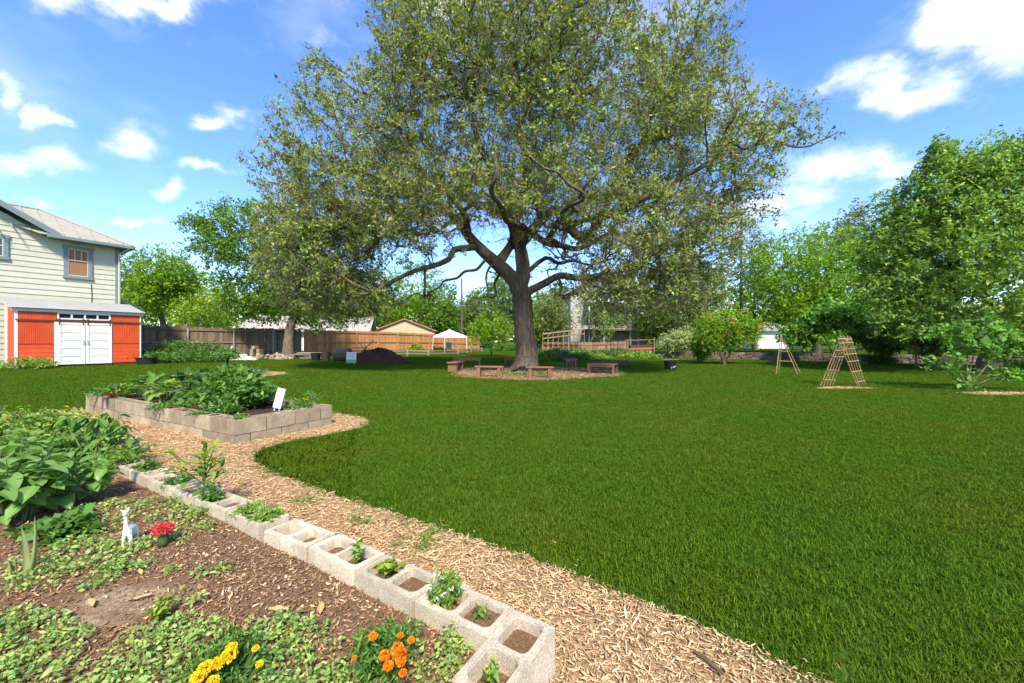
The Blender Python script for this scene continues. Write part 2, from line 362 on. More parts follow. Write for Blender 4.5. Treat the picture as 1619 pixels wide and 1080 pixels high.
# ------------------------------------------------------------------ trees: shortest paths through points in the crown make the limbs
def blobpts(blobs, n, rng, shell=.35, minz=None):
    w = np.array([b[1][0] * b[1][1] * b[1][2] for b in blobs]) ** .8; w = w * np.array([b[2] if len(b) > 2 else 1.0 for b in blobs]); w /= w.sum(); out = []
    for b, k in zip(blobs, rng.multinomial(n, w)):
        d = nrm(rng.normal(size=(k, 3))); r = rng.random(k) ** shell
        out.append(np.array(b[0]) + d * r[:, None] * np.array(b[1]))
    return np.concatenate(out)
def grow(base, blobs, n, rng, limbs=(), trunk_r=.15, tip=.006, k=9, power=1.7, pts=None, trunk_top=None, jit=.0, exp=2.3, bend=.0, shell=.35):
    base = Vector(base)
    C = blobpts(blobs, n, rng, shell) if pts is None else pts
    X = []; hand_r = {}; hedges = []
    def addn(p, r): X.append(tuple(p)); hand_r[len(X) - 1] = r; return len(X) - 1
    root = addn(base, trunk_r)
    if not limbs:
        cen = np.mean([b[0] for b in blobs], 0); top = Vector(trunk_top) if trunk_top is not None else base.lerp(Vector(cen), .55)
        prev = root; m_ = 6
        for i in range(1, m_ + 1):
            t = i / m_; p = base.lerp(top, t); s = math.sin(t * math.pi) * bend
            p = p + Vector((s + rng.normal() * .02 * (top - base).length, rng.normal() * .02 * (top - base).length, 0))
            q = addn(p, trunk_r * (1 - .45 * t)); hedges.append((prev, q)); prev = q
    else:
        for (pl, r0, r1) in limbs:
            prev = None
            for i, p in enumerate(pl):
                p = Vector(p)
                if i == 0:
                    prev = min(range(len(X)), key=lambda j: (Vector(X[j]) - p).length); continue
                t = i / max(1, len(pl) - 1); q = addn(p, r0 + (r1 - r0) * t); hedges.append((prev, q)); prev = q
    nh = len(X); X = np.concatenate([np.array(X), C]); N = len(X)
    kd = kdtree.KDTree(N)
    for i, p in enumerate(X): kd.insert(p, i)
    kd.balance()
    adj = [[] for _ in range(N)]
    for i in range(N):
        for (co, j, d) in kd.find_n(X[i], k + 1):
            if j == i or (i < nh and j < nh): continue
            w = d ** power; adj[i].append((j, w)); adj[j].append((i, w))
    for a, b in hedges:
        w = np.linalg.norm(X[a] - X[b]) * .12; adj[a].append((b, w)); adj[b].append((a, w))
    dist = np.full(N, 1e9); par = np.full(N, -1); dist[root] = 0; hq = [(0.0, root)]; order = []; done = np.zeros(N, bool)
    while hq:
        d, i = heapq.heappop(hq)
        if done[i]: continue
        done[i] = True; order.append(i)
        for j, w in adj[i]:
            if d + w < dist[j]: dist[j] = d + w; par[j] = i; heapq.heappush(hq, (d + w, j))
    kids = [[] for _ in range(N)]
    for i in order:
        if par[i] >= 0: kids[par[i]].append(i)
    acc = np.zeros(N); rad = np.zeros(N)
    for i in reversed(order):
        r = max(acc[i], tip ** exp) ** (1 / exp); rad[i] = r
        if par[i] >= 0: acc[par[i]] += r ** exp
    s = trunk_r / max(rad[root], 1e-6); 
    rad = np.maximum(tip, rad * (s if s < 1 else 1.0))
    for i, r in hand_r.items(): rad[i] = r
    for i in order:                                    # no branch is thicker than what carries it
        if par[i] >= 0: rad[i] = min(rad[i], rad[par[i]] * .97)
    Y = X.copy()
    for i in order:
        if i >= nh and kids[i] and par[i] >= 0: Y[i] = X[i] * .5 + X[par[i]] * .25 + np.mean(X[kids[i]], 0) * .25
    if jit: Y[nh:] += rng.normal(size=(N - nh, 3)) * jit * np.minimum(1, .04 / rad[nh:])[:, None]
    return dict(X=Y, par=par, kids=kids, rad=rad, order=order, nh=nh, root=root)
def tubes(g, name, m, parent, minr=0.0, flare=None, sides=(10, 6, 4, 3), bumpy=0.0, rng=None, off=(0, 0, 0)):
    X, par, kids, rad = g['X'] - np.array(off), g['par'], g['kids'], g['rad']; V = []; Q = []; nb = 0
    stack = [(g['root'], -1)]
    while stack:
        i, p = stack.pop(); ch = [p, i] if p >= 0 else [i]; c = i
        while kids[c]:
            ks = sorted(kids[c], key=lambda j: -rad[j])
            for q in ks[1:]: stack.append((q, c))
            c = ks[0]; ch.append(c)
        ch = [q for q in ch]
        if rad[i] < minr: continue
        if len(ch) < 2: continue
        pts = X[ch]; rr = rad[ch].copy()
        if p >= 0: rr[0] = min(rr[0], rr[1] * 1.15)
        rr[-1] *= .6
        if len(ch) > 2 and rr.max() > .03:             # subdivide thick limbs so that they bend smoothly
            t = np.arange(len(ch)); u = np.linspace(0, len(ch) - 1, (len(ch) - 1) * 3 + 1)
            i0 = np.clip(u.astype(int), 0, len(ch) - 2); f = (u - i0)[:, None]
            pm = pts[np.maximum(i0 - 1, 0)]; p0 = pts[i0]; p1 = pts[i0 + 1]; p2 = pts[np.minimum(i0 + 2, len(ch) - 1)]
            pts = .5 * (2 * p0 + (p1 - pm) * f + (2 * pm - 5 * p0 + 4 * p1 - p2) * f ** 2 + (3 * p0 - pm - 3 * p1 + p2) * f ** 3)
            rr = np.interp(u, t, rr)
        n = len(pts); mr = rr.max(); sd = sides[0] if mr > .09 else sides[1] if mr > .03 else sides[2] if mr > .012 else sides[3]
        T = nrm(np.gradient(pts, axis=0)); ref = np.array([.3, .9, .3]); ref = ref if abs(T[0] @ ref) < .85 else np.array([1, 0, 0.])
        A = nrm(np.cross(T, ref)); B = np.cross(T, A)
        an = np.arange(sd) * 2 * math.pi / sd; rrm = rr[:, None] * np.ones(sd)
        if bumpy and mr > .05: rrm = rrm * (1 + bumpy * rng.normal(size=(n, sd)))
        if flare and p < 0:
            hgt = pts[:, 2] - pts[0, 2]; rrm = rrm * (1 + (flare[0] * (1 + .35 * np.sin(an * 5 + 1))[None, :]) * np.exp(-np.maximum(hgt, 0) / flare[1])[:, None])
        ring = pts[:, None, :] + A[:, None, :] * (np.cos(an) * rrm)[..., None] + B[:, None, :] * (np.sin(an) * rrm)[..., None]
        V.append(ring.reshape(-1, 3)); idx = np.arange(n * sd).reshape(n, sd) + nb; nx = np.roll(idx, -1, 1)
        Q.append(np.stack([idx[:-1], nx[:-1], nx[1:], idx[1:]], -1).reshape(-1, 4)); nb += n * sd
    return obj(name, npmesh(name, np.concatenate(V), quads=np.concatenate(Q), smooth=True), m, parent)
def crownpts(g, nleaf, rng, rmax, spread, off=(0, 0, 0), k=5, tuft=.03):
    X, par, rad = g['X'] - np.array(off), g['par'], g['rad']
    nodes = np.array([i for i in g['order'] if rad[i] < rmax and par[i] >= 0])
    nc = nleaf // k; pick = nodes[rng.integers(0, len(nodes), nc)]; t = rng.random(nc)[:, None]
    base = X[pick] * t + X[par[pick]] * (1 - t)
    base = base + np.clip(rng.normal(size=(nc, 3)), -1.9, 1.9) * np.array(spread)      # leaves sit in small tufts along the twigs
    return np.repeat(base, k, 0) + rng.normal(size=(nc * k, 3)) * tuft, nodes, np.repeat(pick, k)
def tree(name, label, base, blobs, n, nleaf, leaf, bark, lm, seed, trunk_r=.15, tip=.006, spread=.16, up=.6, droop=.3, group=None, trunk_top=None, bend=0.0, cat='tree', shell=.35, val=.28, hue=.12, power=1.7, parts=('trunk', 'crown'), rmax=.03, fr=None, limbs=(), sides=(9, 6, 4, 3), rare=None):
    rng = np.random.default_rng(seed); base = Vector(base)
    t = thing(name, label, cat, base, 0, group)
    g = grow(base, blobs, n, rng, trunk_r=trunk_r, tip=tip, trunk_top=trunk_top, bend=bend, shell=shell, power=power, limbs=limbs)
    tubes(g, parts[0], bark, t, flare=(.5, .25), off=base, sides=sides, rng=rng)
    Pt, nodes, pick = crownpts(g, nleaf, rng, rmax, spread, base, 5, leaf[0] * .28); nleaf = len(Pt)
    cl = np.exp(np.random.default_rng(seed + 1).normal(size=len(g['X'])) * .13)[pick]
    L = leaf[0] * np.exp(rng.normal(size=nleaf) * .2)
    obj(parts[1], leafmesh(parts[1], Pt, L, L * leaf[1], rng, up=up, droop=droop, val=val, hue=hue, clump=cl, rare=rare), lm, t)
    return t, g
def bl(px, py, rx, ry, d, dr, w=1.0):                  # an ellipsoid of crown at distance d
    return (tuple(P(px, py, d)), (rx / F * d, dr, ry / F * d), w)
# ------------------------------------------------------------------ shared materials
M = {}
M['concrete'] = mat('concrete', (.60, .51, .37), (.46, .385, .27), 9, .92, .9, 130, rnd=.09, spec=.12, bdist=.004, speck=.34)
M['old_concrete'] = mat('weathered_concrete', (.46, .365, .235), (.31, .24, .155), 6, .93, .9, 110, rnd=.2, spec=.12, bdist=.005, speck=.42)
M['bark'] = mat('oak_bark', (.20, .155, .112), (.075, .056, .041), 5, .95, 1.0, 16, (2.6, 2.6, .55), rnd=0, spec=.1, bdist=.06)
M['bark2'] = mat('grey_bark', (.16, .13, .10), (.07, .055, .042), 6, .95, .8, 22, (2, 2, .6), spec=.1, bdist=.04)
M['wood'] = mat('brown_bench_wood', (.25, .125, .066), (.13, .062, .035), 7, .75, .3, 60, (.5, 6, 6), rnd=.15, spec=.25, bdist=.003)
M['fence_old'] = mat('weathered_fence_wood', (.25, .175, .125), (.14, .095, .068), 5, .9, .3, 40, (5, 5, .6), rnd=.35, spec=.15, bdist=.003)
M['fence_new'] = mat('cedar_fence_wood', (.52, .26, .10), (.36, .165, .06), 4, .85, .3, 40, (5, 5, .5), rnd=.22, spec=.15, bdist=.003)
M['fence_rail'] = mat('fence_rail_wood', (.42, .24, .11), (.28, .16, .075), 4, .85, .2, 40, (.6, 5, 5), rnd=.15, spec=.15)
M['galv'] = mat('galvanised_steel', (.42, .45, .44), (.30, .33, .32), 6, .5, .1, 30, metal=.3)
M['bamboo'] = mat('bamboo_cane', (.36, .24, .11), (.20, .12, .055), 9, .6, .15, 40, (3, 3, 1), rnd=.2)
M['black'] = flat('black_plastic', (.018, .018, .02), .45)
M['white'] = flat('white_paint', (.66, .65, .61), .55)
M['soil'] = mat('dark_soil', (.085, .055, .036), (.035, .022, .015), 14, .98, .9, 60, c3=(.06, .038, .026), spec=.05, bdist=.02)
M['bedsoil'] = mat('mulched_bed_soil', (.29, .18, .10), (.13, .08, .046), 70, .97, .9, 180, c3=(.17, .10, .057), spec=.05, bdist=.012)
M['path'] = mat('wood_chip_base', (.48, .325, .18), (.26, .16, .085), 70, .95, .9, 120, c3=(.30, .19, .095), spec=.05, bdist=.012)
M['chip'] = mat('pale_wood_chip', (.68, .47, .25), (.43, .275, .14), 30, .85, .2, 90, rnd=.42, spec=.15, bdist=.002)
M['darkchip'] = mat('brown_mulch_chip', (.34, .205, .11), (.17, .10, .054), 30, .9, .2, 90, rnd=.55, spec=.1, bdist=.002)
M['grass'] = leafmat('grass_blade', (.060, .136, .006), .30, .6, .08, rnd=.12, tcol=(1.15, 1.35, .25), patch=(1.38, .97, 1.15))
M['ground'] = mat('turf_ground', (.050, .102, .009), (.031, .066, .007), 2.5, .97, .5, 30, c3=(.043, .09, .012), spec=.05, bdist=.03)

# ------------------------------------------------------------------ layout of the garden (ground plan from the lines in the picture)
HT = H - 0.19; BZ = .11                              # block tops and the soil level of the front bed
def Tp(px, py): d = F * HT / (py - CY); return Vector(((px - CX) / F * d, d))
row_px = [(772, 1005.5), (654.8, 949), (559.7, 903.6), (485, 866.5), (414, 836), (354, 805.5), (306, 787), (232, 757), (175, 731)]
row = [Tp(*p) for p in row_px]
rowd = (row[3] - row[0]).normalized(); rown = Vector((-rowd.y, rowd.x)); rown = rown if rown.y > 0 else -rown
row2 = [row[0]]                                        # equal block lengths along the same line
for i in range(len(row) - 1):
    a, b = row[i], row[i + 1]; nb = max(1, round((b - a).length / .41))
    for k in range(1, nb + 1): row2.append(a.lerp(b, k / nb))
e_ = (row2[-1] - row2[-2]).normalized()
for k in range(3): row2.append(row2[-1] + e_ * .4 + Vector((.03, .05)) * (k + 1))
bed_inner = [Vector((-.36, .95)), Vector((-.12, 1.30))] + row2
bed_poly = bed_inner + [Vector((-7.0, 4.6)), Vector((-7.0, .3)), Vector((-.7, .3))]
cornerB = P(370, 665.4, 4.895); endB = Vector((-2.80, 6.04, 0)); leftB = Vector((-7.94, 7.31, 0))
rb_x = Vector((leftB.x - cornerB.x, leftB.y - cornerB.y)).normalized(); rb_y = Vector((rb_x.y, -rb_x.x)); rb_y = rb_y if rb_y.y > 0 else -rb_y
RB0 = Vector((cornerB.x, cornerB.y)); RB_L = 5.12; RB_W = 1.40
def rbp(u, v): q = RB0 + rb_x * u + rb_y * v; return Vector((q.x, q.y))
rb_poly = [rbp(0, 0), rbp(RB_L, 0), rbp(RB_L, RB_W), rbp(0, RB_W)]
lawn_edge = [(1300, 1080), (1180, 1022), (1060, 972), (960, 930), (880, 897), (790, 868), (700, 838), (620, 812), (540, 788), (470, 762), (420, 742), (398, 728), (406, 714), (450, 700), (520, 688), (572, 678), (588, 669), (575, 661), (545, 656), (528, 651)]
le = [Vector(G(*p)[:2]) for p in lawn_edge]
le = [Vector((2.2, .55)), Vector((1.75, 1.02))] + le
le = [p for p in chaikin(le, 2, False)]
rngE = np.random.default_rng(5)
path_poly = [Vector((.2, .4))] + le + [rbp(.1, RB_W * .6), rbp(RB_L - .1, RB_W * .5), rbp(RB_L + .15, .1), Vector(G(95, 649)[:2]), Vector(G(40, 655)[:2]), Vector((-9.8, 6.6)), Vector((-9.8, 4.2)), Vector((-7.0, 4.6))] + [r + rown * .05 for r in reversed(row2)] + [Vector((-.12, 1.30)), Vector((-.36, .95)), Vector((-.7, .3))]
ring_c = Vector((1.0, 16.9)); ring_r = 3.75
ring_poly = [ring_c + Vector((math.cos(a), math.sin(a))) * (ring_r * (1 + .05 * math.sin(3 * a + 1) + .03 * math.sin(7 * a))) for a in np.linspace(0, 2 * math.pi, 48, endpoint=False)]
def blobpoly(c, rx, ry, seed, n=28, rz=0.0):
    r = np.random.default_rng(seed); ph = r.random(4) * 6.28; o = []
    for a in np.linspace(0, 2 * math.pi, n, endpoint=False):
        k = 1 + .12 * math.sin(2 * a + ph[0]) + .09 * math.sin(3 * a + ph[1]) + .05 * math.sin(7 * a + ph[2])
        x, y = rx * k * math.cos(a), ry * k * math.sin(a); o.append(Vector((c[0] + x * math.cos(rz) - y * math.sin(rz), c[1] + x * math.sin(rz) + y * math.cos(rz))))
    return o
g1 = G(365, 591); patch_bed = blobpoly((g1.x, g1.y), 1.55, 1.3, 3)
g2 = G(1333, 614); patch_trellis = blobpoly((g2.x, g2.y), .82, .26, 4)
g3 = G(1575, 623); patch_fig = blobpoly((g3.x + .35, g3.y), 1.25, .3, 6)
g4 = G(1520, 588); patch_fig2 = blobpoly((g4.x, g4.y), 1.2, .5, 7)
g5 = G(1092, 572); patch_pom = blobpoly((g5.x, g5.y), 1.0, .9, 8)
g6 = G(1145, 577); patch_pom2 = blobpoly((g6.x, g6.y), .9, .6, 9)
g7 = G(938, 569); patch_pale = blobpoly((G(1064, 569).x, G(1064, 569).y), 1.0, .8, 10)
g8 = G(905, 567); patch_veg = blobpoly((g8.x, g8.y), 3.4, 1.6, 11)
g9 = G(590, 575.5); patch_mound = blobpoly((g9.x, g9.y + .6), 2.0, 1.0, 12)
mulch_patches = [('mulch_patch', patch_bed, 'path'), ('mulch_patch', patch_trellis, 'path'), ('mulch_patch', patch_fig, 'path'), ('mulch_patch', patch_fig2, 'bedsoil'), ('mulch_patch', patch_pom, 'bedsoil'), ('mulch_patch', patch_pom2, 'bedsoil'), ('mulch_patch', patch_pale, 'path'), ('mulch_patch', patch_veg, 'bedsoil')]
bare = [path_poly, bed_poly, rb_poly, ring_poly, patch_mound] + [p[1] for p in mulch_patches]

# the mulch in the bed has worn through to pale sandy soil in a few places
def sandy_bed():
    m = M['bedsoil'].copy(); m.name = 'bed_soil_with_sandy_spots'; nt = m.node_tree; N = nt.nodes; L = nt.links; b = [x for x in N if x.type == 'BSDF_PRINCIPLED'][0]; src = b.inputs['Base Color'].links[0].from_socket
    tc = N.new('ShaderNodeTexCoord'); nz = N.new('ShaderNodeTexNoise'); nz.inputs['Scale'].default_value = 9; nz.inputs['Detail'].default_value = 6; L.new(tc.outputs['Object'], nz.inputs['Vector']); acc = None
    for (c, rx, ry) in ((G(205, 945, BZ), .34, .15), (G(140, 985, BZ), .18, .10), (G(120, 890, BZ), .2, .06)):
        mp = N.new('ShaderNodeMapping'); mp.inputs['Location'].default_value = (-c.x / rx, -c.y / ry, 0); mp.inputs['Scale'].default_value = (1 / rx, 1 / ry, 0); L.new(tc.outputs['Object'], mp.inputs[0])
        ln = N.new('ShaderNodeVectorMath'); ln.operation = 'LENGTH'; L.new(mp.outputs[0], ln.inputs[0]); mr = N.new('ShaderNodeMapRange'); mr.inputs['From Min'].default_value = 1.5; mr.inputs['From Max'].default_value = .2; L.new(ln.outputs['Value'], mr.inputs['Value'])
        if acc is None: acc = mr.outputs[0]
        else: mx = N.new('ShaderNodeMath'); mx.operation = 'MAXIMUM'; L.new(acc, mx.inputs[0]); L.new(mr.outputs[0], mx.inputs[1]); acc = mx.outputs[0]
    ad = N.new('ShaderNodeMath'); ad.operation = 'MULTIPLY'; L.new(acc, ad.inputs[0]); L.new(nz.outputs['Fac'], ad.inputs[1]); fr = N.new('ShaderNodeMapRange'); fr.inputs['From Min'].default_value = .2; fr.inputs['From Max'].default_value = .5; L.new(ad.outputs[0], fr.inputs['Value'])
    n2 = N.new('ShaderNodeTexNoise'); n2.inputs['Scale'].default_value = 60; n2.inputs['Detail'].default_value = 5; L.new(tc.outputs['Object'], n2.inputs['Vector']); cr = N.new('ShaderNodeValToRGB'); cr.color_ramp.elements[0].color = (.22, .145, .085, 1); cr.color_ramp.elements[1].color = (.42, .31, .20, 1); cr.color_ramp.elements[0].position = .35; cr.color_ramp.elements[1].position = .65; L.new(n2.outputs['Fac'], cr.inputs[0])
    mi = N.new('ShaderNodeMix'); mi.data_type = 'RGBA'; L.new(fr.outputs[0], mi.inputs['Factor']); L.new(src, mi.inputs['A']); L.new(cr.outputs[0], mi.inputs['B']); L.new(mi.outputs['Result'], b.inputs['Base Color']); return m
# ------------------------------------------------------------------ ground sheets
def ground_sheet():
    xs = np.concatenate([[-400, -250, -150, -100, -70, -50, -40], np.arange(-34, 34.1, 1.0), [40, 50, 70, 100, 150, 250, 400]])
    ys = np.concatenate([[-200, -60, -20, -8], np.arange(-4, 60.1, 1.0), [66, 75, 90, 120, 170, 260, 400, 700]])
    Xg, Yg = np.meshgrid(xs, ys); Z = gz(Xg, Yg); V = np.stack([Xg, Yg, Z], -1).reshape(-1, 3)
    nx, ny = len(xs), len(ys); i = np.arange(nx * ny).reshape(ny, nx)
    Q = np.stack([i[:-1, :-1], i[:-1, 1:], i[1:, 1:], i[1:, :-1]], -1).reshape(-1, 4)
    tag(obj('ground', npmesh('ground', V, quads=Q, smooth=True), M['ground']), kind='structure')
ground_sheet()
def sheet(name, poly, m, dz, mound=0.0, grid=.25):
    bm = bmesh.new(); poly = [Vector((p[0], p[1])) for p in poly]
    vs = [bm.verts.new((p.x, p.y, 0)) for p in poly]; bm.faces.new(vs)
    bmesh.ops.triangulate(bm, faces=bm.faces)
    for v in bm.verts: v.co.z = float(gz(v.co.x, v.co.y)) + dz
    bmesh.ops.recalc_face_normals(bm, faces=bm.faces)
    if sum(f.normal.z for f in bm.faces) < 0: bmesh.ops.reverse_faces(bm, faces=bm.faces)
    me = bpy.data.meshes.new(name); bm.to_mesh(me); bm.free(); return tag(obj(name, me, m), kind='structure')
sheet('mulch_path', path_poly, M['path'], .006)
sheet('garden_bed', bed_poly, sandy_bed(), BZ)
sheet('mulch_ring', ring_poly, M['bedsoil'], .012)
for i, (n_, p_, m_) in enumerate(mulch_patches): sheet(n_, p_, M[m_], .012 + .001 * i)

# ------------------------------------------------------------------ grass
def grass_tuft(seed, nb=26, rad=.058, h=.037):
    rng = np.random.default_rng(seed); V = []; Q = []; T = []; C = []
    for i in range(nb):
        a = rng.random() * 6.28; r = rad * math.sqrt(rng.random()); b = np.array([r * math.cos(a), r * math.sin(a), -.004])
        d = rng.random() * 6.28; ln = h * (.6 + .7 * rng.random()); lean = .25 + .75 * rng.random(); w = .0014 + .0012 * rng.random()
        dr = np.array([math.cos(d), math.sin(d), 0]); sd = np.array([-math.sin(d), math.cos(d), 0]) * w
        p1 = b + dr * ln * lean * .3 + np.array([0, 0, ln * .62]); p2 = b + dr * ln * lean * .95 + np.array([0, 0, ln * (1.0 - .35 * lean)])
        k = len(V); V += [b - sd, b + sd, p1 + sd * .8, p1 - sd * .8, p2]; Q.append((k, k + 1, k + 2, k + 3)); T.append((k + 3, k + 2, k + 4))
        v = math.exp(rng.normal() * .15); yl = max(0, rng.normal() * .25); straw = rng.random() < .018
        c = (v * 2.2, v * 1.3, v * 3.5, 1) if straw else (v * (1 + yl * .8), v, v * (1 + yl * .3), 1); C += [c] * 5
    return npmesh('grass_tuft', V, quads=Q, tris=T, tint=C)
def grass():
    src = [source('grass_tuft', grass_tuft(100 + i), M['grass']) for i in range(6)]
    rng = np.random.default_rng(11)
    dd = np.linspace(.6, 48, 4000); dens = 1100 * np.minimum(1, (3.4 / dd) ** 1.5) * (3.1 * dd + 3.6); cum = np.cumsum(dens); cum /= cum[-1]
    n = 215000; d = np.interp(rng.random(n), cum, dd); x = (rng.random(n) * 2 - 1) * (1.55 * d + 1.8)
    keep = np.ones(n, bool)
    jj = .025 + .011 * d; jx = x + rng.normal(size=n) * jj; jy = d + rng.normal(size=n) * jj
    for p in bare: keep &= ~inpoly(jx, jy, p)
    keep &= ~inpoly(x, d, [tuple(v) for v in shed_foot]); keep &= ~inpoly(x, d, [tuple(v) for v in house_foot])
    keep &= ~inpoly(x, d, [(.1, 16.8), (1.1, 16.8), (1.1, 17.9), (.1, 17.9)])
    x, d = x[keep], d[keep]; n = len(x)
    s = (1.0 + np.clip(d - 5, 0, 30) * .055) * (.8 + .45 * rng.random(n))
    z = gz(x, d); rot = np.stack([rng.normal(size=n) * .12, rng.normal(size=n) * .12, rng.random(n) * 6.28], 1)
    instancer('lawn_grass', np.stack([x, d, z], 1), rot, s, rng.integers(0, 6, n), src, 'short mown green lawn grass covering most of the garden', 'grass')
# ------------------------------------------------------------------ wood chips
def chip_mesh(seed, L0, W0):
    rng = np.random.default_rng(seed); L = L0 * (.6 + .8 * rng.random()); W = W0 * (.6 + .8 * rng.random()); t = .0016 + .002 * rng.random(); mb = []
    prof = [(-.5, .35), (-.2, .9), (.2, 1.0), (.5, .3)]; V = []; sk = rng.normal() * .25
    for (u, w) in prof:
        cx = u * L; cy = sk * W * u; ww = W * w * (.8 + .4 * rng.random()) / 2; zz = rng.normal() * .002
        V += [(cx, cy - ww, zz), (cx, cy + ww, zz + t * .4), (cx + .002, cy + ww * .8, zz + t), (cx - .002, cy - ww * .8, zz + t)]
    Q = []
    for i in range(3):
        for k in range(4): Q.append((i * 4 + k, i * 4 + (k + 1) % 4, i * 4 + 4 + (k + 1) % 4, i * 4 + 4 + k))
    Q += [(3, 2, 1, 0), (12, 13, 14, 15)]; return npmesh('wood_chip', V, quads=Q)
def chips():
    rng = np.random.default_rng(21)
    src = [source('wood_chip', chip_mesh(i, .026, .0065), M['chip']) for i in range(6)] + [source('wood_chip', chip_mesh(i, .042, .0038), M['chip']) for i in range(6, 10)] + [source('wood_chip', chip_mesh(i, .022, .006), M['darkchip']) for i in range(10, 12)]
    dsrc = [source('mulch_chip', chip_mesh(40 + i, .017, .0065), M['darkchip']) for i in range(6)] + [source('mulch_chip', chip_mesh(60 + i, .024, .009), M['chip']) for i in range(2)]
    # pale chips on the path, thick near the eye and thinner with distance
    q = polyscatter(path_poly, 140000, rng); dist = np.hypot(q[:, 0], q[:, 1])
    q = q[rng.random(len(q)) < np.clip((2.7 / dist) ** 1.5, .12, 1)]; q = q[~inpoly(q[:, 0], q[:, 1], bed_poly)]; q = q[~inpoly(q[:, 0], q[:, 1], rb_poly)]
    ex = []
    for (n_, pl, m_) in mulch_patches[:4]: ex.append(polyscatter(pl, 900, rng))
    q2 = polyscatter([ring_c + (p - ring_c) * 1.03 for p in ring_poly], 4500, rng); q2 = q2[np.hypot(q2[:, 0] - .56, q2[:, 1] - 17.35) > .62]
    q = np.concatenate([q] + ex + [q2]); n = len(q); dist = np.hypot(q[:, 0], q[:, 1])
    st = rng.random(n) < .10; q[st] += rng.normal(size=(st.sum(), 2)) * .09            # strays that lie along the edge of the lawn
    z = gz(q[:, 0], q[:, 1]) + .008 + rng.random(n) * .012
    rot = np.stack([rng.normal(size=n) * .14, rng.normal(size=n) * .14, rng.random(n) * 6.28], 1)
    s = (.34 + .8 * rng.random(n) + .5 * rng.random(n) ** 6 + .7 * (rng.random(n) < .02)) * (1 + np.clip(dist - 3.5, 0, 16) * .07)
    instancer('wood_chip_mulch', np.stack([q[:, 0], q[:, 1], z], 1), rot, s, rng.choice(12, n, p=[.09] * 6 + [.07] * 4 + [.09] * 2), src, 'pale shredded wood chips spread over the path and under the oak', 'wood chips')
    q = polyscatter(bed_poly, 90000, rng); dist = np.hypot(q[:, 0], q[:, 1]); q = q[rng.random(len(q)) < np.clip((2.3 / dist) ** 1.8, .06, 1)]
    bare_c = [(G(205, 945, BZ), .34, .15), (G(140, 985, BZ), .18, .10)]
    for c, rx, ry in bare_c:
        e = ((q[:, 0] - c.x) / rx) ** 2 + ((q[:, 1] - c.y) / ry) ** 2; q = q[(e > 1.3) | (rng.random(len(q)) < np.where(e < .45, .22, .6))]
    n = len(q); z = gz(q[:, 0], q[:, 1]) + BZ + .001 + rng.random(n) * .008
    rot = np.stack([rng.normal(size=n) * .3, rng.normal(size=n) * .3, rng.random(n) * 6.28], 1)
    instancer('bark_mulch', np.stack([q[:, 0], q[:, 1], z], 1), rot, .6 + .8 * rng.random(n), rng.choice(8, n, p=[.15] * 6 + [.05] * 2), dsrc, 'fine brown bark mulch covering the planting bed in front', 'mulch')
# bare sandy patch where the mulch has worn away
#M['sand'] = mat('bare_sandy_soil', (.37, .27, .17), (.25, .165, .10), 30, .97, .6, 90, spec=.05)
# ------------------------------------------------------------------ concrete blocks
def block_mesh(L=.39, W=.19, Hh=.19, seed=0):
    rng = random.Random(seed); bm = bmesh.new(); V = {}
    def v(x, y, z):
        k = (round(x, 4), round(y, 4), round(z, 4))
        if k not in V: V[k] = bm.verts.new((x, y, z))
        return V[k]
    wall = .031; web = .030; r = .022
    for (x0, x1) in ((-L / 2, 0), (0, L / 2)):
        ix0 = x0 + (wall if x0 < -.01 else web / 2); ix1 = x1 - (wall if x1 > .01 else web / 2); iy = W / 2 - wall; oy = W / 2
        inner = []; outer = []
        for (cx, cy, ox, oyy, a0) in ((ix1 - r, iy - r, x1, oy, 0), (ix0 + r, iy - r, x0, oy, 90), (ix0 + r, -iy + r, x0, -oy, 180), (ix1 - r, -iy + r, x1, -oy, 270)):
            for j, a in enumerate((a0, a0 + 45, a0 + 90)):
                px, py = cx + r * math.cos(R(a)), cy + r * math.sin(R(a)); inner.append((px, py))
                along = (j == 0) if a0 in (0, 180) else (j == 2)
                if j == 1: outer.append((ox, oyy))
                elif along: outer.append((ox, py))
                else: outer.append((px, oyy))
        n = len(inner)
        for k in range(n):
            k2 = (k + 1) % n; i0, i1, o0, o1 = inner[k], inner[k2], outer[k], outer[k2]
            for z in (Hh, 0.0):
                f = [v(*i0, z), v(*o0, z), v(*o1, z), v(*i1, z)]
                f = list(dict.fromkeys(f))
                if len(f) >= 3:
                    try: bm.faces.new(f if z > 0 else f[::-1])
                    except ValueError: pass
            try: bm.faces.new([v(*i0, Hh), v(*i1, Hh), v(i1[0] * .97 + (ix0 + ix1) * .015, i1[1] * .97, 0), v(i0[0] * .97 + (ix0 + ix1) * .015, i0[1] * .97, 0)])
            except ValueError: pass
            if not (abs(o0[0]) < 1e-6 and abs(o1[0]) < 1e-6):
                try: bm.faces.new([v(*o1, Hh), v(*o0, Hh), v(*o0, 0.0), v(*o1, 0.0)])
                except ValueError: pass
    bmesh.ops.remove_doubles(bm, verts=bm.verts, dist=.0005)
    bmesh.ops.recalc_face_normals(bm, faces=bm.faces)
    es = [e for e in bm.edges if len(e.link_faces) == 2 and e.calc_face_angle(0) > 1.0]
    bmesh.ops.bevel(bm, geom=es, offset=.0045, segments=2, affect='EDGES', clamp_overlap=True)
    for q in bm.verts: q.co += Vector((rng.gauss(0, .0006), rng.gauss(0, .0006), rng.gauss(0, .0006)))
    me = bpy.data.meshes.new('cinder_block'); bm.to_mesh(me); bm.free(); return me
BLK = [block_mesh(seed=i) for i in range(3)]
BLK2 = [b.copy() for b in BLK]
for b in BLK: b.materials.append(M['concrete'])
for b in BLK2: b.materials.append(M['old_concrete'])
rb = random.Random(4)
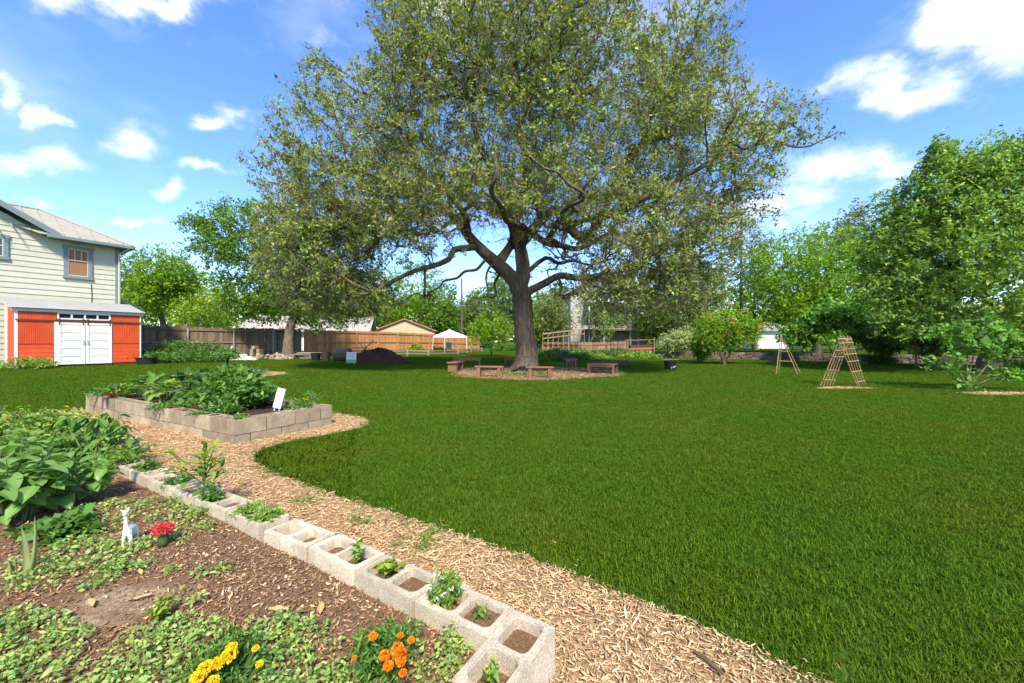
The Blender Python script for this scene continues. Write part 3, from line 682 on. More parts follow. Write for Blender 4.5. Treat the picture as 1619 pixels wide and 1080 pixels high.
border = thing('block_border', 'row of pale hollow concrete blocks edging the front planting bed', 'garden edging', (row2[3].x, row2[3].y, 0))
fill = MB(); cavities = []
def put_block(par, x, y, z, rz, meshes, soil=None, depth=.06):
    o = bpy.data.objects.new('cinder_block', rb.choice(meshes)); link(o, par)
    o.location = Vector((x, y, z)) - Vector(par.location); o.rotation_euler = (rb.gauss(0, .008), rb.gauss(0, .008), rz + rb.gauss(0, .012))
    if soil is not None:
        for s in (-1, 1):
            c = Vector((x, y, z)) + Matrix.Rotation(rz, 3, 'Z') @ Vector((s * .0975, 0, .19 - depth - .05 * rb.random()))
            soil.box(c - Vector(par.location), (.148, .14, .05), rz); cavities.append(c + Vector((0, 0, .026)))
    return o
ra = math.atan2(-rowd.y, -rowd.x)
pd = -rown                                             # towards the camera-left, across the row
cc = Vector((.088, 1.574)) + pd * .195
put_block(border, cc.x, cc.y, .004, math.atan2(pd.y, pd.x), BLK, fill, .07)
c2_ = cc + pd * .40 + Vector((-.02, .0)); put_block(border, c2_.x, c2_.y, -.012, math.atan2(pd.y, pd.x), BLK, fill, .05)
for i in range(len(row2) - 1):
    a, b = row2[i], row2[i + 1]; e = (b - a).normalized(); nn = Vector((-e.y, e.x)); nn = nn if nn.y > 0 else -nn
    c = (a + b) / 2 + nn * .095; dz = [0, .0, .004, -.004, .002, -.01][i % 6]
    put_block(border, c.x, c.y, dz, math.atan2(e.y, e.x), BLK, fill, [.055, .045, .06, .075, .03, .04, .03, .04][i % 8])
tag(fill.build('soil_fill', M['bedsoil'], border), kind='stuff')
front_cav = list(cavities)
# the raised bed: two courses of blocks round a soil bed
rbed = thing('raised_bed', 'long raised vegetable bed walled with two courses of weathered concrete blocks', 'raised bed', (RB0.x, RB0.y, 0))
fill2 = MB(); rba = math.atan2(rb_x.y, rb_x.x); cavities.clear()
def rb_course(z, top, soil):
    def put(u, v, turn):
        q = rbp(u, v); put_block(rbed, q.x, q.y, z, rba + (math.pi / 2 if turn else 0), BLK2, soil, .03)
    for (v_, full) in ((.095, not top), (RB_W - .095, top)):
        u0, u1, n = (0, RB_L, 13) if full else (.195, RB_L - .195, 12)
        for k in range(n): put(u0 + (k + .5) * (u1 - u0) / n, v_, False)
    for u_ in (.095, RB_L - .095):
        for k in range(3): put(u_, (.2 if top else .4) + k * .40 - (.0 if top else .0), True)
rb_course(.118, True, fill2); rb_course(-.075, False, None)
tag(fill2.build('soil_fill', M['soil'], rbed), kind='stuff')
rs = MB(); a_, b_, c_, d_ = [rbp(u, v) - RB0 for (u, v) in ((.2, .2), (RB_L - .2, .2), (RB_L - .2, RB_W - .2), (.2, RB_W - .2))]
rs.prism([(p.x, p.y, -.1) for p in (a_, b_, c_, d_)], (0, 0, .36)); rs.build('soil', M['soil'], rbed)
# a lone block at the left edge of the bed
lb = G(-2, 690); lone = thing('loose_blocks', 'weathered concrete block end showing behind the leafy plants at the far left', 'concrete block', (lb.x, lb.y, 0))
for k in range(2): put_block(lone, lb.x - .3 + .0 * k, lb.y, .0 + .192 * k, .3, BLK2)

# ------------------------------------------------------------------ house and shed, both turned 58 degrees
TH = R(58); ex = Vector((math.cos(TH), math.sin(TH))); ey = Vector((-ex.y, ex.x))
HO = Vector((-20.8, 16.07)); SO = Vector((-18.75, 14.8)); GB = .25
house_foot = [HO + ex * -8, HO + ex * 3.45, HO + ex * 3.45 + ey * 6, HO + ex * -8 + ey * 6]
shed_foot = [SO + ex * -.05, SO + ex * 3.6, SO + ex * 3.6 + ey * 2.1, SO - ex * .05 + ey * 2.1]
def onwall(O, px, py):
    r = (px - CX) / F; t = (O.x - r * O.y) / (r * ex.y - ex.x); Y = O.y + ex.y * t
    return t, H + (CY - py) / F * Y - GB
M['siding'] = mat('cream_lap_siding', (.47, .465, .36), (.42, .415, .32), 3, .6, .06, 60, rnd=.025, spec=.25)
M['trim'] = flat('grey_green_trim', (.155, .215, .21), .55)
M['roofm'] = mat('standing_seam_metal', (.36, .33, .26), (.30, .275, .215), 2.2, .6, .05, 20, metal=.1, spec=.2)
M['blind'] = mat('brown_window_blind', (.30, .15, .075), (.22, .105, .05), 3, .8, .1, 40, (.3, .3, 6))
M['pane'] = glassmat('dark_glass')
M['red'] = mat('orange_red_paint', (.60, .082, .022), (.50, .065, .018), 3.5, .6, .12, 50, rnd=.05, spec=.25)
M['corr'] = mat('corrugated_zinc', (.33, .33, .31), (.26, .26, .245), 5, .6, .05, 30, metal=.2, spec=.25)
M['dark'] = flat('dark_interior', (.012, .011, .012), .8)
M['rust'] = mat('rusty_iron', (.13, .085, .06), (.06, .04, .03), 12, .7, .3, 60, metal=.4)
def build_house():
    h = thing('neighbour_house', 'two-storey cream house with lap siding and pale metal roof behind the red shed', 'house', (HO.x, HO.y, GB), TH)
    x0, x1 = -7.5, 3.38; eave = 5.60; bh = .232; rake_t = 1.17; 
    def topz(t): return eave + .15 if t > rake_t else min(eave + .15 + (rake_t - t) * .64, eave + .15 + (rake_t + 2.6) * .64 - max(0, -2.6 - t) * .64)
    mb = MB(); mb.box(((x0 + x1) / 2, 2.6, eave / 2), (x1 - x0 - .04, 5.0, eave)); mb.build('wall', M['siding'], h)
    gbm = MB(); gbm.prism([(rake_t, .13, eave), (-2.6, .13, eave + (rake_t + 2.6) * .64), (-6.4, .13, eave)], (0, .2, 0)); gbm.build('gable_wall', M['siding'], h)
    z = 0.05; k = 0
    while z < 9:
        if z + .02 < eave: a, b = x0, x1
        else:
            dz = z + .02 - eave - .0
            b = rake_t - dz / .64; a = -6.4 + dz / .64
            if b - a < .2: break
        s = MB(); zt = z + bh
        if z + .02 >= eave: b2, a2 = rake_t - (zt - eave) / .64, -6.4 + (zt - eave) / .64
        else: a2, b2 = a, b
        s.add([(a, .10, z), (b, .10, z), (b, .062, z), (a, .062, z), (a2, .10, zt + .01), (b2, .10, zt + .01), (b2, .088, zt + .01), (a2, .088, zt + .01)],
              [(0, 1, 2, 3), (4, 7, 6, 5), (3, 2, 6, 7), (0, 4, 5, 1), (0, 3, 7, 4), (1, 5, 6, 2)])
        s.build('siding_board', M['siding'], h); z += bh; k += 1
    c = MB(); c.box((x1 - .02, .055, eave / 2), (.15, .10, eave)); c.box((x1 + .055, .14, eave / 2), (.03, .16, eave)); c.build('corner_trim', M['trim'], h)
    # hip roof on the right, cross gable on the left
    k_ = 2.55; ov = .42; ez = eave + .02; cx = x1 + .42
    rp = [Vector((rake_t - .25, -ov, ez)), Vector((cx, -ov, ez)), Vector((cx - k_, -ov + k_, ez + k_ * .585)), Vector((-2.6, -ov + k_, ez + k_ * .585)), Vector((-2.6, -ov + k_ * .98, ez + k_ * .57))]
    r = MB(); up = Vector((0, 0, .05))
    r.prism([rp[0], rp[1], rp[2], rp[3]], up); r.prism([rp[1], (cx, -ov + 2 * k_, ez), rp[2]], up); r.prism([(cx, -ov + 2 * k_, ez), (-2.6, -ov + 2 * k_, ez), rp[3], rp[2]], up)
    roof = r.build('roof', M['roofm'], h)
    for i in range(9):
        x = cx - .35 - i * .47
        if x < rake_t - 2.0: break
        top = min(k_, cx - x) if x > cx - k_ else k_
        y1 = -ov + top; b = MB(); b.bar((x, -ov + .02, ez + .075), (x, y1 - .05, ez + .075 + (y1 + ov - .05) * .585), .028, .05); b.build('roof_seam', M['roofm'], roof)
    rg = MB(); rg.bar((cx, -ov, ez + .07), (cx - k_, -ov + k_, ez + k_ * .585 + .07), .10, .04); rg.bar((cx - k_, -ov + k_, ez + k_ * .585 + .07), (-2.6, -ov + k_, ez + k_ * .585 + .07), .10, .04); rg.build('ridge_cap', M['roofm'], roof)
    gt = MB(); gt.box(((rake_t - .1 + cx) / 2, -ov - .04, ez - .03), (cx - rake_t + .1, .10, .12)); gt.box((cx + .04, 2.0, ez - .03), (.08, 4.9, .12)); gt.build('gutter', M['trim'], h)
    so = MB(); so.box(((rake_t + cx) / 2, (-ov + .08) / 2, ez - .05), (cx - rake_t, ov + .08, .03)); so.build('soffit', M['trim'], h)
    ds = MB(); ds.tube([(cx - .12, -ov, ez - .1), (x1 + .02, -.06, ez - .35), (x1 + .02, -.06, .1)], .04, 6); ds.build('downspout', M['siding'], h)
    gr = MB()                                          # the cross gable's roof and its barge boards
    pk = Vector((-2.6, 0, eave + .1 + (rake_t + 2.6) * .64)); lo = Vector((rake_t + .28, 0, eave + .02)); lo2 = Vector((-6.7, 0, eave + .02))
    for l_ in (lo, lo2): gr.prism([Vector((l_.x, -.40, l_.z + .12)), Vector((pk.x, -.40, pk.z + .12)), Vector((pk.x, 4, pk.z + .12)), Vector((l_.x, 4, l_.z + .12))], (0, 0, .05))
    gr.build('gable_roof', M['roofm'], h)
    ba = MB(); ba.bar(Vector((lo.x, -.40, lo.z + .02)), Vector((pk.x, -.40, pk.z + .02)), .05, .20); ba.build('barge_board', M['trim'], h)
    ba = MB(); ba.bar(Vector((lo2.x, -.40, lo2.z + .02)), Vector((pk.x, -.40, pk.z + .02)), .05, .20); ba.build('barge_board', M['trim'], h)
    def window(t0, t1, z0, z1, blind):
        w = MB(); fw = .13; d = .075
        w.box(((t0 + t1) / 2, .04, z1 - fw / 2), (t1 - t0 + .06, d, fw)); w.box(((t0 + t1) / 2, .035, z0 + .06), (t1 - t0 + .04, d + .02, .12))
        for t in (t0 + fw / 2, t1 - fw / 2): w.box((t, .045, (z0 + z1) / 2), (fw, d - .006, z1 - z0 - .2))
        win = w.build('window', M['trim'], h)
        g_ = MB(); g_.box(((t0 + t1) / 2, .056, (z0 + z1) / 2), (t1 - t0 - 2 * fw, .02, z1 - z0 - 2 * fw)); g_.build('blind' if blind else 'pane', M['blind'] if blind else M['pane'], win)
        s = MB(); zm = z0 + (z1 - z0) * .56; iw = t1 - t0 - 2 * fw
        s.box(((t0 + t1) / 2, .030, zm), (iw, .025, .045)); s.box(((t0 + t1) / 2, .030, z1 - fw - .02), (iw, .025, .04)); s.box(((t0 + t1) / 2, .030, z0 + .14), (iw, .025, .04))
        for f in (0.02, 1 / 3, 2 / 3, .98): s.box((t0 + fw + iw * f, .033, (zm + z1 - fw) / 2), (.03, .02, z1 - fw - zm))
        for f in (0.02, .98): s.box((t0 + fw + iw * f, .033, (zm + z0 + fw) / 2), (.03, .02, zm - z0 - fw))
        s.build('sash', M['siding'], win)
    t0, zt = onwall(HO, 101, 387); t1, _ = onwall(HO, 146, 390); _, zb = onwall(HO, 101, 439)
    window(t0, t1, zb, zt, True)
    t1, zt = onwall(HO, 13.5, 372); _, zb = onwall(HO, 13.5, 411); window(t1 - .95, t1, zb, zt, False)
    cb = MB(); cb.tube([(2.48, .05, zb - .7), (2.50, .05, zb - 1.2), (2.49, .05, zb - 1.7)], .012, 5); cb.build('cable', M['black'], h)
    an = MB(); an.prism([(x1 + .1, 1.2, 3.15), (x1 + 1.2, 1.2, 2.7), (x1 + 1.2, 1.2, 2.82), (x1 + .1, 1.2, 3.27)], (0, 2.5, 0)); an.build('lean_to_roof', M['siding'], h)
    an = MB(); an.box((x1 + .6, 2.5, 1.2), (.9, 2.2, 2.4)); an.build('lean_to_wall', M['siding'], h)
build_house()
def build_shed():
    s = thing('garden_shed', 'orange-red garden shed with white double doors and corrugated roof', 'shed', (SO.x, SO.y, GB), TH)
    W = 3.55; D = 2.0; hf = 2.30; hb = 2.72
    def zx(zx_): return onwall(SO, zx_ / 3.6, 500)[0]
    def zy(xz, yz): return onwall(SO, xz / 3.6, 300 + yz / 3.6)[1]
    core = MB(); core.prism([(.06, .05, .08), (.06, D, .08), (.06, D, hb - .06), (.06, .05, hf - .06)], (W - .12, 0, 0)); core.build('wall', M['red'], s)
    dk = MB(); dk.box((W / 2, D / 2, .04), (W - .1, D - .05, .09)); dk.build('skid', M['rust'], s)
    xl1 = zx(104); xa = zx(308); xb = zx(326); xt1 = zx(628); xd1 = zx(640); xr0 = zx(793)
    for a, b in ((-.02, xl1 - .01), (xr0 + .01, W + .02)):
        p = MB(); p.box(((a + b) / 2, .03, hf / 2), (b - a, .07, hf)); p.build('corner_post', M['white'], s, bevel=.004)
    p = MB(); p.box((-.02, D - .05, hb / 2), (.05, .12, hb - .1)); p.build('corner_post', M['white'], s)
    zr = 1.86                                          # underside of the rail
    for a, b in ((xl1, xa), (xd1, xr0)):
        bd = MB(); n = int((b - a) / .052)
        for i in range(n): bd.box((a + (i + .5) * (b - a) / n, .012 - .004 * (i % 2), (zr + .96) / 2), ((b - a) / n - .008, .028, zr - .96))
        tag(bd.build('beadboard', M['red'], s, bevel=.003), kind='stuff')
        nb = 5
        for i in range(nb):
            q = MB(); hh = .80 / nb; q.box(((a + b) / 2, .004, .13 + (i + .5) * hh), (b - a - .006, .03, hh - .007)); q.build('plank', M['red'], s, bevel=.004)
    for a, b in ((xl1, xb - .02), (xt1 + .02, xr0)):
        bd = MB(); n = int((b - a) / .052)
        for i in range(n): bd.box((a + (i + .5) * (b - a) / n, .012 - .004 * (i % 2), (zr + .04 + hf - .1) / 2), ((b - a) / n - .008, .028, hf - .14 - zr))
        tag(bd.build('beadboard', M['red'], s, bevel=.003), kind='stuff')
    q = MB(); q.box(((xa + xb) / 2, .0, .98), (xb - xa, .05, 1.8)); q.build('door_jamb', M['white'], s)
    # transom with four panes
    tz0, tz1 = zr + .09, hf - .09; tr = MB(); n = 4
    tr.box(((xb + xt1) / 2, -.005, tz1 - .02), (xt1 - xb, .05, .05)); tr.box(((xb + xt1) / 2, -.005, tz0 + .02), (xt1 - xb, .05, .05))
    for i in range(n + 1): tr.box((xb + .02 + (xt1 - xb - .04) * i / n, -.002, (tz0 + tz1) / 2), (.05, .05, tz1 - tz0 - .08))
    t = tr.build('transom', M['white'], s)
    for i in range(n):
        g_ = MB(); a = xb + .02 + (xt1 - xb - .04) * i / n; g_.box((a + (xt1 - xb - .04) / n / 2, .03, (tz0 + tz1) / 2), ((xt1 - xb) / n - .06, .01, tz1 - tz0 - .09)); g_.build('pane', M['dark'], t)
    fas = MB(); fas.box((W / 2, .0, hf - .03), (W + .2, .06, .11)); fas.build('fascia', M['white'], s)
    sd = MB(); sd.prism([(-.035, .06, hf + .02), (-.035, D, hb + .02), (-.035, D, hb - .08), (-.035, .06, hf - .08)], (-.03, 0, 0)); sd.build('fascia', M['white'], s)
    xm = zx(486)
    for (a, b, hs_) in ((xb - .01, xm - .008, 1), (xm + .008, xd1 - .02, -1)):
        d = MB(); z0, z1 = .12, zr - .04; st = .10
        d.box(((a + b) / 2, -.004, (z0 + z1) / 2), (b - a - .02, .03, z1 - z0 - .02))
        for x in (a + st / 2, b - st / 2): d.box((x, -.022, (z0 + z1) / 2), (st, .036, z1 - z0))
        np_ = 5; rail_h = .085; ph = (z1 - z0 - rail_h) / np_
        for i in range(np_ + 1): d.box(((a + b) / 2, -.0205, z0 + rail_h / 2 + i * ph), (b - a - 2 * st, .033, rail_h))
        door = d.build('door', M['white'], s, bevel=.003)
        for i in range(np_):
            pn = MB(); pn.box(((a + b) / 2, -.018, z0 + rail_h + i * ph + (ph - rail_h) / 2), (b - a - 2 * st - .06, .02, ph - rail_h - .06)); pn.build('panel', M['white'], door, bevel=.008)
        hd = MB(); hx = b - .05 if hs_ > 0 else a + .05
        hd.tube([(hx, -.045, .92), (hx, -.085, .95), (hx, -.085, 1.05), (hx, -.045, 1.08)], .010, 6); hd.build('handle', M['rust'], door)
        for x in (a + .06, b - .06):
            hg = MB(); hg.box((x, -.048, zr - .02), (.035, .012, .22)); hg.tube([(x, -.05, zr + .085), (x, -.072, zr + .085)], .035, 10); hg.build('roller_hanger', M['rust'], door)
    rl = MB(); rl.box((W / 2, -.046, zr + .03), (W + .02, .014, .05)); rl.build('door_rail', M['rust'], s)
    # corrugated roof sheet
    n = 150; xs = np.linspace(-.16, W + .16, n); zc = .012 * np.sin(xs / .076 * 2 * math.pi); V = []; Q = []
    for (y, z) in ((-.16, hf + .02), (D + .12, hb + .10)):
        for th in (0, .006): V += [(x, y, z + c_ + .02 + th) for x, c_ in zip(xs, zc)]
    for i in range(n - 1): Q += [(i, i + 1, 2 * n + i + 1, 2 * n + i), (n + i, 3 * n + i, 3 * n + i + 1, n + i + 1), (i, n + i, n + i + 1, i + 1)]
    obj('roof', npmesh('roof', V, quads=Q, smooth=False), M['corr'], s)
    # left wall boards
    for i in range(6):
        q = MB(); q.prism([(.058, .1 + i * .31, .1), (.058, .1 + i * .31 + .30, .1), (.058, .1 + i * .31 + .30, hf + (hb - hf) * (i + 1) / 6.4 - .1), (.058, .1 + i * .31, hf + (hb - hf) * i / 6.4 - .1)], (-.03, 0, 0)); q.build('plank', M['red'], s)
build_shed()

# ------------------------------------------------------------------ fences
def fence(name, label, a, b, h, mb, mr, mp, board=.14, post=2.4, rails=(.25, .9, 1.6), seed=1, hv=.02, thick=.018, metalpost=False, start=0.0):
    a = Vector(a[:2]); b = Vector(b[:2]); d = (b - a); L = d.length; e = d / L; nn = Vector((e.y, -e.x)); nn = nn if nn.dot(-(a + b) / 2) > 0 else -nn
    t = thing(name, label, 'fence', (a.x, a.y, float(gz(a.x, a.y)))); z0 = t.location.z; ang = math.atan2(e.y, e.x); rr = random.Random(seed)
    me = MB().prism([(-board / 2, 0, 0), (board / 2, 0, 0), (board / 2, 0, h - .03), (board / 2 - .03, 0, h), (-board / 2 + .03, 0, h), (-board / 2, 0, h - .03)], (0, thick, 0)).mesh('board'); me.materials.append(mb)
    n = int(L / (board + .006))
    for i in range(n):
        p = a + e * ((i + .5) * L / n); o = bpy.data.objects.new('board', me); link(o, t); q = p - a
        o.location = (q.x, q.y, float(gz(p.x, p.y)) - z0 + rr.gauss(0, hv)); o.rotation_euler = (rr.gauss(0, .004), rr.gauss(0, .0022), ang)
        o.location += Vector((nn.x, nn.y, 0)) * (.004 * (i % 2)); o.scale = (1.055 + .02 * rr.random(), 1 + .4 * rr.random(), 1 + rr.gauss(0, .008))
    np_ = int(L / post) + 1
    for i in range(np_ + 1):
        p = a + e * min(L - .05, max(.05, i * post + start)) + nn * .07; q = p - a; z = float(gz(p.x, p.y)) - z0; m = MB()
        if metalpost: m.tube([(q.x, q.y, z - .05), (q.x, q.y, z + h - .1)], .04, 8)
        else: m.box((q.x, q.y, z + h / 2), (.09, .09, h - .06), ang)
        m.build('post', mp, t)
    for rz_ in rails:
        for i in range(np_):
            s0 = min(L, i * post + start if i else 0); s1 = min(L, (i + 1) * post + start)
            if s1 - s0 < .2: continue
            p = a + e * s0 + nn * .035; q = a + e * s1 + nn * .035
            m = MB(); m.bar((p.x - a.x, p.y - a.y, float(gz(p.x, p.y)) - z0 + rz_), (q.x - a.x, q.y - a.y, float(gz(q.x, q.y)) - z0 + rz_), .04, .09); m.build('rail', mr, t)
    return t
fp0 = Vector((-22.6, 18.9)); fp1 = Vector((-15.7, 29.2)); fp2 = Vector((-4.2, 51.0))
fence('wood_fence', 'dark weathered board fence behind the red shed', fp0, fp1, 1.95, M['fence_old'], M['fence_old'], M['galv'], seed=2, hv=.015, rails=(.3, 1.0, 1.75), metalpost=True, start=.8)
fence('wood_fence', 'new orange cedar board fence behind the soil mound', fp1 + Vector((.1, .2)), fp2, 1.95, M['fence_new'], M['fence_rail'], M['fence_rail'], seed=3, hv=.015, rails=(.3, 1.0, 1.78), metalpost=False)
M['fence_mid'] = mat('brown_fence_wood', (.28, .185, .115), (.16, .10, .065), 5, .9, .3, 40, (5, 5, .6), rnd=.3, spec=.15)
fa, fb = at(858, 36), at(992, 37)
fence('wood_fence', 'brown board fence in front of the grey house beyond the oak', fa, fb, 1.25, M['fence_mid'], M['fence_mid'], M['fence_mid'], seed=5, rails=(.3, 1.0), hv=.02)
# the lower slanting panel of that yard's ramp
def ramp():
    a = at(858, 35.4); b = at(924, 35.4); t = thing('ramp_railing', 'slanting brown timber railing beside the brown board fence', 'railing', a)
    w = b.x - a.x; z0 = H - a.z + (CY - 528) / F * 35.4; z1 = H - a.z + (CY - 520) / F * 35.4
    for dz in (0, -.42): m = MB(); m.bar((0, 0, z0 + dz), (w, 0, z1 + dz), .06, .12); m.build('rail', M['fence_mid'], t)
    for i in range(9):
        f = i / 8; zt = z0 + (z1 - z0) * f; m = MB(); m.box((w * f, .05, zt / 2), (.07, .06, zt)); m.build('baluster', M['fence_mid'], t)
ramp()
def postrail(name, label, pxs, hts, rails, mt, pw=.12, rw=.08, ext=0.0):
    pts = [G(*p) for p in pxs]; o = pts[0]; t = thing(name, label, 'fence', o)
    for p in pts: m = MB(); m.box((p.x - o.x, p.y - o.y, p.z - o.z + hts / 2), (pw, pw, hts), .4); m.build('post', mt, t, bevel=.01)
    for i in range(len(pts) - 1):
        for k, rz_ in enumerate(rails):
            a, b = pts[i] - o, pts[i + 1] - o; e = (b - a).normalized() * .1; m = MB()
            m.bar(a - e + Vector((0, 0, rz_ + .01 * i)), b + e + Vector((0, 0, rz_ - .01 * i)), rw, rw); m.build('rail', mt, t)
M['grey_wood'] = mat('grey_split_wood', (.30, .24, .18), (.18, .14, .10), 5, .9, .4, 30, (.6, 5, 5), rnd=.15)
postrail('split_rail_fence', 'low grey split-rail fence in front of the white canopy', [(618, 563.5), (643.5, 563), (677, 563), (723, 561), (743.5, 558.5), (761, 556.5)], .52, (.2, .42), M['grey_wood'], .2, .12)
postrail('post_and_rail_fence', 'brown two-rail timber fence in front of the grey house', [(872, 556), (912, 556.2), (952, 556.5), (992, 557), (1034, 557.5)], 1.5, (.6, 1.36), M['fence_mid'], .11, .08)

# ------------------------------------------------------------------ houses and sheds beyond the fences
M['tan'] = flat('tan_wall', (.50, .37, .22), .8); M['tanroof'] = flat('brown_roof', (.33, .15, .09), .8)
M['greyhouse'] = mat('grey_white_siding', (.42, .41, .36), (.34, .33, .29), 2, .7, .1, 20); M['shingle'] = mat('grey_shingle', (.30, .27, .25), (.20, .18, .17), 14, .9, .3, 60)
M['pale_roof'] = mat('pale_shingle', (.40, .35, .30), (.28, .245, .21), 9, .9, .2, 60); M['bluewall'] = flat('slate_blue_wall', (.075, .125, .19), .7)
M['cloth'] = flat('white_canvas', (.80, .79, .76), .8); M['brick'] = mat('red_brick', (.22, .06, .04), (.15, .04, .03), 9, .9, .3, 60)
def gable_house(name, label, c, w, dp, wall_h, roof_h, rz, mw, mr, axis='x', ov=.4):
    t = thing(name, label, 'house', c, rz); m = MB(); m.box((0, dp / 2, wall_h / 2), (w, dp, wall_h)); m.build('wall', mw, t)
    if axis == 'x':                                    # ridge runs across the view
        for s in (0, 1):
            m = MB(); y0 = -ov if s == 0 else dp + ov; ym = dp / 2
            m.prism([(-w / 2 - ov, y0, wall_h - .1), (w / 2 + ov, y0, wall_h - .1), (w / 2 + ov, ym, wall_h + roof_h), (-w / 2 - ov, ym, wall_h + roof_h)], (0, 0, .12)); m.build('roof', mr, t)
        for s in (-1, 1): m = MB(); m.prism([(s * w / 2, 0, wall_h - .02), (s * w / 2, dp, wall_h - .02), (s * w / 2, dp / 2, wall_h + roof_h)], (-s * .1, 0, 0)); m.build('gable', mw, t)
    else:
        for s in (-1, 1):
            m = MB(); m.prism([(s * (w / 2 + ov), -ov, wall_h - .2), (0, -ov, wall_h + roof_h), (0, dp + ov, wall_h + roof_h), (s * (w / 2 + ov), dp + ov, wall_h - .2)], (0, 0, .16)); m.build('roof', mr, t)
        m = MB(); m.prism([(-w / 2, .0, wall_h - .02), (w / 2, .0, wall_h - .02), (0, .0, wall_h + roof_h)], (0, .15, 0)); m.build('gable', mw, t)
    return t
gable_house('tan_house', 'small tan house with a brown roof edge above the cedar fence', at(640, 58), 8.6, 6, 2.7, 1.6, R(6), M['tan'], M['tanroof'], 'y', .35)
gable_house('white_house', 'low white house with a pale shingle roof behind the leaning tree', at(478, 43), 13, 8, 2.2, 1.75, R(14), M['white'], M['pale_roof'], 'x', .6)
bb = thing('blue_house', 'dark blue building with a flat roof beside the utility pole', 'house', at(752, 75))
m = MB(); m.box((0, 3, 3.0), (6.0, 6, 6.0)); m.build('wall', M['bluewall'], bb); m = MB(); m.prism([(-3.5, -.5, 6.0), (3.3, -.5, 6.5), (3.3, 6, 6.5), (-3.5, 6, 6.0)], (0, 0, .2)); m.build('roof', M['shingle'], bb)
m = MB(); m.box((1.2, -.03, 2.2), (1.0, .08, 1.4)); m.build('window', M['white'], bb)
def grey_house():
    d = 44.0; s = d / F; t = thing('grey_house', 'grey-white two-storey house with a porch seen through the oak branches', 'house', at(962, d)); o = t.location
    def X(px): return (px - 962) * s
    def Z(py): return H - o.z + (CY - py) * s
    m = MB(); m.box(((X(902) + X(1022)) / 2, 3.5, Z(462) / 2), (X(1022) - X(902), 7, Z(462))); m.build('wall', M['greyhouse'], t)
    for k in range(24):
        z = .3 + k * .25
        if z > Z(462) - .2: break
        for (a_, b_) in (((X(902), X(946)), ) + ((X(990), X(1022)),) if z < Z(484) else ((X(902), X(1022)),)): 
            m = MB(); m.box(((a_ + b_) / 2, -.012, z), (b_ - a_ - .02, .03, .235)); m.build('siding_board', M['greyhouse'], t)
    for sgn in (-1, 1):
        m = MB(); m.prism([((X(962)) + sgn * 5.1, -.6, Z(468)), (X(962), -.6, Z(428)), (X(962), 7.5, Z(428)), (X(962) + sgn * 5.1, 7.5, Z(468))], (0, 0, .18)); m.build('roof', M['shingle'], t)
    m = MB(); m.prism([(X(905), -.02, Z(463)), (X(1019), -.02, Z(463)), (X(962), -.02, Z(430))], (0, .2, 0)); m.build('gable', M['greyhouse'], t)
    w = MB()
    for (a, b, c, e) in ((959, 971, 453, 468),):
        w.box(((X(a) + X(b)) / 2, -.06, (Z(c) + Z(e)) / 2), (X(b) - X(a), .07, Z(c) - Z(e)))
    wn = w.build('window', M['white'], t); g_ = MB()
    for (a, b) in ((960.3, 964.6), (965.4, 969.7)): g_.box(((X(a) + X(b)) / 2, -.1, (Z(454.3) + Z(466.8)) / 2), (X(b) - X(a), .03, Z(454.3) - Z(466.8)))
    g_.build('pane', M['pane'], wn)
    m = MB(); m.prism([(X(924), -2.2, Z(482)), (X(1002), -2.2, Z(482)), (X(1002), -.03, Z(474)), (X(924), -.03, Z(474))], (0, 0, .2)); m.build('porch_roof', M['white'], t)
    for px in (926, 948, 988, 1000): m = MB(); m.box((X(px), -2.0, Z(482) / 2), (.16, .16, Z(482))); m.build('porch_post', M['white'], t)
    for i, (a, b) in enumerate(((949, 957), (958.5, 967), (969, 979), (980, 987))):
        m = MB(); m.box(((X(a) + X(b)) / 2, -.07, (Z(488) + Z(516)) / 2), (X(b) - X(a) + .12, .05, Z(488) - Z(516) + .12)); f = m.build('window', M['white'], t)
        m = MB(); m.box(((X(a) + X(b)) / 2, -.105, (Z(488) + Z(516)) / 2), (X(b) - X(a) - .05, .03, Z(488) - Z(516) - .05)); m.build('pane', M['pane'], f)
    m = MB(); m.box(((X(920) + X(1000)) / 2, -1.4, Z(521) - .1), (X(1000) - X(920), 2.7, .18)); m.build('deck', M['fence_mid'], t)
    m = MB(); m.bar((X(922), -2.7, Z(505)), (X(1000), -2.7, Z(505)), .06, .08)
    for i in range(28): x = X(922) + (X(1000) - X(922)) * i / 27; m.box((x, -2.7, (Z(505) + Z(520)) / 2), (.03, .03, Z(505) - Z(520)))
    m.build('deck_railing', M['black'], t)
grey_house()
bx_ = at(1012, 36); bt = thing('brick_planter', 'long red planter box at the end of the two-rail fence', 'planter', bx_)
m = MB(); m.box((0, 0, .32), (1.95, .6, .64)); m.box((0, 0, .66), (2.05, .7, .06)); m.build('box', M['brick'], bt, bevel=.01); m = MB(); m.box((0, 0, .685), (1.85, .5, .03)); m.build('soil', M['soil'], bt)
# pale neighbour wall glimpsed between the trees on the right
gable_house('far_white_house', 'white house wall glimpsed between the trees on the right', at(1222, 52), 5, 6, 2.4, 1.0, 0.1, M['white'], M['shingle'], 'x', .5)
